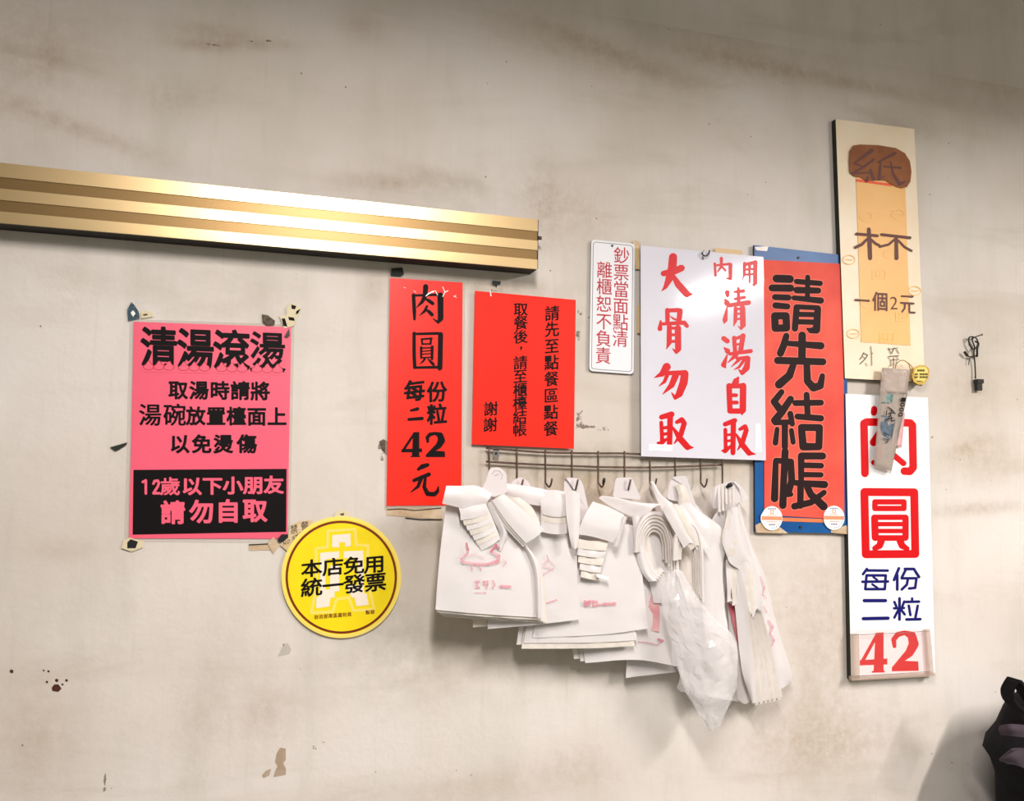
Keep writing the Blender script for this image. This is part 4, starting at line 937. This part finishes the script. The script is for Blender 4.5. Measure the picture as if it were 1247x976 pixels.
prints(D_, 58, M['bag_print_dark'], [(1.1,(777,782),(788,783),(800,786),(808,781)), (3,(802,779),(808,781))])
# ---- pack C
OFF['v'] = 18
C_ = thing('bag_pack', W(700, 600, .03), 'third pack of white bags from the left, widest one with a ruffled handle', 'bag pack')
cb = [[(690,640,54),(735,636,58),(771,640,56)], [(675,700,58),(735,700,64),(782,700,60)], [(655,745,60),(735,748,66),(787,745,62)], [(649,777.5,60),(735,773,66),(789.5,766,62)]]
sheet('bag', shift([[(x*.985+10, y, d) for x, y, d in r] for r in cb], -12, 12, -12, -2), M['bag_edge'], C_, seed=130)
sheet('bag', shift([[(x*.98+12, y, d) for x, y, d in r] for r in cb], -19, 8, -8, 6), M['bag'], C_, seed=131)
sheet('bag', shift([[(x*.98+12, y, d) for x, y, d in r] for r in cb], -13, 13, -5, 8), M['bag_edge'], C_, seed=132)
sheet('bag', shift([[(x*.98+12, y, d) for x, y, d in r] for r in cb], -10, 6, -3, 8), M['bag'], C_, seed=134)
sheet('bag', cb, M['bag'], C_, wr=.0012, seed=133)
tab(C_, [(687,610),(687,586),(690,581.5),(706,583),(710,590),(717,622),(704,640),(688,630)], 60)
sheet('handle', [[(722,611,82),(742,618,86),(760,627,82)], [(710,632,88),(732,640,92),(757,645,88)], [(703,651,84),(722,654,88),(750,662,84)]], M['bag'], C_, wr=.0008, seed=135, th=.003)
for k in range(7):                      # ruffled pleats on the right rim
    x, y = 758-k*1.6, 630+k*5.2
    sheet('handle_pleat', [[(x,y,86),(x+3,y-1,90),(x+6,y+1,84)], [(x-2,y+5,85),(x+1.5,y+4.6,89),(x+4,y+5.8,84)]], M['bag'], C_, wr=.0008, seed=140+k, n=3)
for k in range(5):
    y = 662+k*9
    sheet('handle_pleat', [[(702+k*1.5,y-6,78-k),(720,y-3,80-k),(741-k*2,y-4,78-k)], [(701+k*1.5,y+5,80-k),(719,y+8,82-k),(738-k*2.4,y+9,80-k)]], M['bag'] if k % 2 else M['bag_edge'], C_, wr=.0018, fs=70, seed=148+k, n=5, th=.002)
sheet('handle_end', [[(726,699,80),(742,703,80)], [(727,703,82),(741,708,82)]], M['bag'], C_, seed=155, n=4, th=.002)
sheet('handle', [[(688,600,106),(698,598,109),(706,602,106)], [(690,630,106),(699,630,109),(706,630,106)], [(694,655,106),(700,656,109),(705,655,106)], [(698,668,105),(701,669,107),(703,667,105)]], M['bag'], C_, wr=.001, seed=156)
prints(C_, 69.5, M['bag_print'], [((713,737,4.5),(716,733,3)), (3,(712,732),(716,738),(719,732),(713,736)), (2.6,(722,732),(727,733),(727,738),(722,738),(722,732)), (4.2,(736,736),(749,735.5)), (2.5,(729,737),(736,736))])
# ---- pack B
OFF['v'] = 25
B_ = thing('bag_pack', W(633, 600, .03), 'second pack of white bags from the left, half hidden behind the leftmost one', 'bag pack')
bb = [[(600,615,62),(650,606,66),(700,606,64)], [(596,665,66),(655,660,70),(702,660,68)], [(594,715,68),(655,712,72),(703,705,70)], [(594,766.5,68),(655,761,72),(705.5,755,70)]]
sheet('bag', shift([[(x, y, d) for x, y, d in r] for r in bb], -18, -2, -5, 0), M['bag_edge'], B_, seed=160)
sheet('bag', bb, M['bag'], B_, wr=.0014, seed=161)
tab(B_, [(621,598),(623,587),(633.4,580.5),(643,586),(650,600)], 66)
sheet('handle', [[(616,589,88),(640,592,92),(667,597,88)], [(616,596,92),(640,602,96),(664,607,92)], [(616,603,88),(640,613,92),(661,617,88)]], M['bag'], B_, wr=.0008, seed=162, th=.0025)
for k, yb in enumerate((651, 638, 630)):
    sheet('handle', [[(659,598+k,84+k*3),(675,597,86+k*3),(692,600,84+k*3)], [(658.5,(598+yb)/2,86+k*3),(675,(598+yb)/2,89+k*3),(692,(598+yb)/2,86+k*3)], [(659+k,yb-3,83+k*3),(675,yb,86+k*3),(690,yb-1,83+k*3)]], M['bag_edge'] if k == 1 else M['bag'], B_, wr=.0006, seed=164+k, th=.0028)
sheet('handle', [[(691,600,73),(700,602,72)], [(692,640,74),(703,640,72)], [(696,667,74),(704,666,72)]], M['bag'], B_, seed=168)
prints(B_, 75.5, M['bag_print'], [(1.2,(662,688),(668,682),(666,676)), (1.1,(660,690),(674,693),(664,698),(660,703)), (1.0,(668,682),(676,690)), (1.8,(660,736),(668,734),(678,731))])
# ---- pack A
OFF['v'] = 34
A_ = thing('bag_pack', W(603, 600, .03), 'leftmost pack of white bags, squarest one with fanned handle ends on its front', 'bag pack')
ab = [[(545,605,76),(568,602,80),(596,602,82),(622,618,78)], [(538,655,80),(572,655,86),(608,652,86),(637,662,80)], [(533,705,82),(573,705,90),(614,703,90),(654,700,82)], [(530.5,743,82),(573,747,90),(614,750,90),(657.5,752.5,82)]]
sheet('bag', shift(ab, 8, 8, -14, -2), M['bag_edge'], A_, seed=180); sheet('bag', shift(ab, 5, 5.5, -9, -1), M['bag'], A_, seed=181); sheet('bag', shift(ab, 2, 3, -4), M['bag_edge'], A_, seed=182)
sheet('bag', ab, M['bag'], A_, wr=.0008, seed=183, th=.0025)
sheet('rolled_side', [[(634,660,84),(638,662,90),(641,664,84)], [(645,680,86),(650,682,93),(655,684,86)], [(651,705,86),(655,706,93),(659,707,86)], [(653,752,84),(656,753,91),(659,752,84)]], M['bag'], A_, wr=.0004, seed=184)
tab(A_, [(584,600),(591,588),(596,571),(602,569),(609,569.4),(617,577),(617.5,600),(600,606)], 92)
i = Ink(.0930+.034); i.strokes(0, 0, 1, [(1.0,(599,578),(602,573.5),(608,573.5),(612,578),(611,584)), (1.6,(603,579),(607,578))], 6); i.build(A_, M['grey_line'] and mat('tab_fold', (.62,.55,.54), .3, alpha=.6), 'tab_fold')
sheet('handle', [[(543.5,592,96),(562,592,99),(581,592,98),(600,602,95)], [(541,603,101),(560,604,105),(582,605,104),(596,608,100)], [(538.7,613.5,97),(558,618,100),(574,620,100),(592,615,97)]], M['bag'], A_, wr=.0006, seed=185, th=.003)
for k in range(7):
    t = k/6
    bl = (561+25*t, 634+37*t); br = (593+16*t, 627+30*t); dd = 99-k*1.5
    sheet('handle_end', [[(558+t*2,617,dd),(575,616,dd+2),(592,614,dd)], [((558+bl[0])/2+1,(617+bl[1])/2,dd+1),(((558+bl[0])/2+(592+br[0])/2)/2,(616+(bl[1]+br[1])/2)/2,dd+4),((592+br[0])/2+1,(614+br[1])/2,dd+1)], [(bl[0],bl[1],dd),((bl[0]+br[0])/2,(bl[1]+br[1])/2+1,dd+3),(br[0],br[1],dd)]], M['bag'] if k % 2 == 0 else M['bag_edge'], A_, wr=.0005, seed=186+k, n=4, th=.0016)
sheet('handle', [[(592,612,94),(597,612,98),(602,612,94)], [(602,635,92),(608,632,97),(612,630,92)], [(609,652,90),(614,651,95),(618,650,90)], [(605,668,90),(609,671,93),(613,666,90)]], M['bag'], A_, wr=.0008, seed=194)
for k in range(3):
    sheet('handle', [[(599-k,610+k*2,101-k*3),(606,606,103-k*3),(614-k,602,101-k*3)], [(618-k*2,637+k*2,102-k*3),(628,631,105-k*3),(639-k,623,102-k*3)], [(640-k*1.5,662+k*2,100-k*3),(652,655,102-k*3),(663-k,645,100-k*3)]], M['bag'] if k != 1 else M['bag_edge'], A_, wr=.0005, seed=196+k, th=.0024)
sheet('handle', [[(616,604,92),(624,606,94),(632,606,92)], [(632,620,92),(640,622,94),(648,618,92)], [(644,634,90),(652,640,92),(658,638,90)]], M['bag_edge'], A_, wr=.0006, seed=199)
prints(A_, 94.0, M['bag_print_dark'], [(2.6,(568,662),(570,670)), (3.2,(598,672),(604,664)), (2.2,(604,664),(608,668))])
prints(A_, 94.0, M['bag_print'], [((570,671,3),(566,676,2),(561,681,2.4),(564,684.5,3),(578,687,3),(594,687.5,3.6),(606,684,5),(608,677,3.6),(600,673,2.6)), ((566,678,1.2),(578,675,1),(590,680,1)), (2,(574,689),(575,694)), (2.2,(583,689),(586,694)), ((612,682,1.4),(617,685,1.2),(612,690,1.2)),
 (1.8,(579,708),(584,708),(580,712),(584,716),(579,716)), (2.0,(589,708),(594,708),(594,712),(589,712),(589,708)), (1.8,(594,712),(592,717)), (1.8,(600,707),(603,712),(600,717)), (4.2,(610,714.5),(621,715)), (1.4,(579,722),(592,722))])
OFF['v'] = 0
for k in range(6):
    arch(838-k*.3, 668+k*1.2, 19-k*2.1, 34-k*3.6, 66-k*6, 104-k*2.4, M['bag'] if k % 2 == 0 else M['bag_edge'], E_, 46+k, .2)
for k in range(3):
    sheet('handle', [[(806+k*7,620+k*2,107-k*2),(812+k*7,613+k*2,110-k*2),(818+k*7,612+k*2,107-k*2)], [(817+k*8,640+k*3,109-k*2),(824+k*8,634+k*3,112-k*2),(831+k*8,632+k*3,109-k*2)], [(833+k*9,668+k*3,106-k*2),(840+k*9,662+k*3,109-k*2),(847+k*9,664+k*3,106-k*2)]], M['bag'] if k != 1 else M['bag_edge'], E_, wr=.0012, seed=54+k)
sheet('inner_shade', [[(826,655,44),(842,655,48)], [(828,690,46),(848,690,50)], [(838,722,48),(852,722,50)]], mat('bag_inner_shade', (.52,.38,.26), .5, vscale=30, col2=(.66,.52,.42)), E_, seed=58)  # brown sheet: shade inside the arches, put in as colour
# ---- loose clear bag hooked over the front
OFF['v'] = 19
L_ = thing('loose_clear_bag', W(850, 887, .06), 'crumpled translucent thin bag hanging in front of the white packs, tip pointing down', 'bag')
rows = [[(812,702,88),(820,694,92),(830,697,92),(841,718,88)], [(805,727,90),(820,722,98),(838,724,98),(852,732,90)], [(808,750,92),(826,748,102),(846,750,102),(866,750,90)],
        [(815,774,92),(838,774,104),(864,772,104),(889,771,90)], [(822,792,92),(846,796,104),(872,796,104),(897,794,90)], [(826,815,90),(848,820,102),(870,820,102),(895,820,88)], [(833,842,88),(850,850,98),(868,850,98),(894,841,86)], [(848,865,86),(858,868,92),(868,868,92),(884,864,86)], [(860,886,84),(864,889,86),(869,888,86),(875,884,84)]]
def film(name, rows, n, jd, seed, off):
    rnd = random.Random(seed)
    W3 = [[W(x, y, (d+OFF['v'])/1000) for (x, y, d) in r] for r in rows]
    cols = list(zip(*[crom(r, n) for r in W3])); G = [crom(c, 3) for c in cols]; nc, nr = len(G), len(G[0]); V = []; Fc = []
    for c in range(nc):
        for r in range(nr):
            p = G[c][r].copy(); e = c in (0, nc-1) or r in (0, nr-1)
            q = Vector((p.x*26+off, p.z*20, seed))
            p.y -= noise.noise(q)*.006+(0 if e else rnd.uniform(-jd, jd))+off*.001
            if not e: p.x += rnd.uniform(-.0035, .0035); p.z += rnd.uniform(-.0035, .0035)
            else: p.x += rnd.uniform(-.0012, .0012)
            V.append(p)
    for c in range(nc-1):
        for r in range(nr-1):
            k = c*nr+r
            Fc += [(k, k+1, k+nr+1), (k, k+nr+1, k+nr)] if rnd.random() < .5 else [(k, k+1, k+nr), (k+1, k+nr+1, k+nr)]
    return mesh(name, V, Fc, M['loose'], L_)
film('film_front', rows, 4, .0022, 3, 0)
film('film_fold', shift(rows, 1, 0, -7), 3, .0035, 8, 2)
film('film_back', shift(rows, 0, 0, -15), 3, .0030, 5, 5)
sheet('torn_flap', [[(818,780,88),(832,782,90)], [(818,800,88),(833,802,90)], [(820,812,86),(831,812,88)]], M['loose'], L_, th=0, seed=212)
sheet('side_flap', [[(832,800,82),(842,800,84),(850,802,84)], [(828,825,82),(838,828,84),(848,830,84)], [(824,838,80),(830,843,82),(836,843,82)]], M['loose'], L_, th=0, seed=213)

# ---------------------------------------------------------------- black bag at the right edge, on a stool outside the frame
Sx, Sy = 1.93, -.20
St = thing('wooden_stool', (Sx, Sy, 0), 'small wooden stool carrying the black bag beyond the right edge', 'stool')
mb = MB(); mb.box((Sx-.17, Sy-.16, .42), (Sx+.17, Sy+.16, .45)); mb.build('seat', M['wood'], St)
for a in (-1, 1):
    for b in (-1, 1):
        mb = MB(); mb.tube([(Sx+a*.13, Sy+b*.12, .42), (Sx+a*.15, Sy+b*.14, 0)], .014, 8); mb.build('leg', M['wood'], St)
Bk = thing('black_bag', (Sx, Sy, .45), 'black cloth bag with grey strap at the bottom right corner', 'bag')
def tote():
    dd = .135
    def prof(pts, d): return [W(x, y, d) for x, y in pts]
    L = [(1233,829+8),(1226,850),(1220,862),(1217,884),(1206,900),(1201,915),(1208,926),(1215,945),(1216,976),(1214,1080)]
    rows = []
    for k, (x, y) in enumerate(L):
        a = W(x, y, dd); z = a.z; x0 = a.x; xr = Sx+.19-.03*max(0, 3-k)
        cx = (x0+xr)/2; rx = (xr-x0)/2; ry = .115 if k > 2 else .05+.02*k
        ring = []
        for q in range(28):
            t = 2*math.pi*q/28; c, s = math.cos(t), math.sin(t)
            ux = math.copysign(abs(c)**.7, c); uy = math.copysign(abs(s)**.7, s)
            p = Vector((cx+rx*ux, Sy+.03+ry*uy, z)); nz_ = noise.noise(p*16)*.008
            ring.append(p+Vector((nz_ if abs(c) < .9 else 0, nz_*1.3, nz_*.3)))
        rows.append(ring)
    b0 = [Vector((p.x, p.y, .45)) for p in rows[-1]]; rows.append(b0)
    V = [p for r in rows for p in r]; Fc = []
    for k in range(len(rows)-1):
        for q in range(28): Fc.append((k*28+q, (k+1)*28+q, (k+1)*28+(q+1) % 28, k*28+(q+1) % 28))
    Fc.append(tuple(range(28))); Fc.append(tuple((len(rows)-1)*28+q for q in range(28))[::-1])
    mesh('body', V, Fc, M['black_cloth'], Bk, True)
    fd = .30
    st = sheet('grey_strap', [[(1217,884,fd*1000-30),(1232,882,fd*1000),(1262,885,fd*1000)], [(1216,890,fd*1000-30),(1232,889,fd*1000+4),(1262,892,fd*1000)], [(1219,896,fd*1000-30),(1232,897,fd*1000),(1262,900,fd*1000)]], M['strap_cloth'], Bk, th=.004, wr=.001)
    sheet('front_flap', [[(1232,914,fd*1000+4),(1245,912,fd*1000+4),(1262,914,fd*1000)], [(1217,926,fd*1000-14),(1236,922,fd*1000+4),(1262,932,fd*1000)], [(1228,930,fd*1000-4),(1245,935,fd*1000+4),(1262,945,fd*1000)]], M['strap_cloth'], Bk, th=.003, wr=.002)
    mb = MB(); pts = crom([W(1247,870,.22), W(1230,856,.22), W(1226,843,.22), W(1230,833,.23), W(1234,829,.235), W(1240,836,.235), W(1250,850,.23), W(1262,870,.22)], 5)
    prev = None
    V = []; Fc = []
    for k, p in enumerate(pts):
        V += [p+Vector((0, -.016, .0)), p+Vector((0, .016, 0)), p+Vector((.004, .016, .004)), p+Vector((.004, -.016, .004))]
        if k:
            a = 4*(k-1); b = 4*k
            for e in range(4): Fc.append((a+e, a+(e+1) % 4, b+(e+1) % 4, b+e))
    mesh('carry_strap', V, Fc, M['black_cloth'], Bk)
tote()

# ---------------------------------------------------------------- ceiling tube lamps
for n_, (x, y, z, L, p) in enumerate(TUBES):
    t = thing('tube_lamp', (x, y, z), 'ceiling tube lamp nearer the right wall' if n_ == 0 else 'ceiling tube lamp above the viewer', 'lamp')
    mb = MB(); mb.box((x-.05, y-L/2-.03, z), (x+.05, y+L/2+.03, z+.05)); mb.build('housing', M['lamp_white'], t)
    mb = MB(); mb.tube([(x, y-L/2, z-.018), (x, y+L/2, z-.018)], .013, 12); mb.build('tube', M['tube'], t)
    for s in (-1, 1):
        mb = MB(); mb.tube([(x, y+s*.45, z+.05), (x, y+s*.45, 2.8)], .006, 6); mb.build('hanger', M['lamp_white'], t)
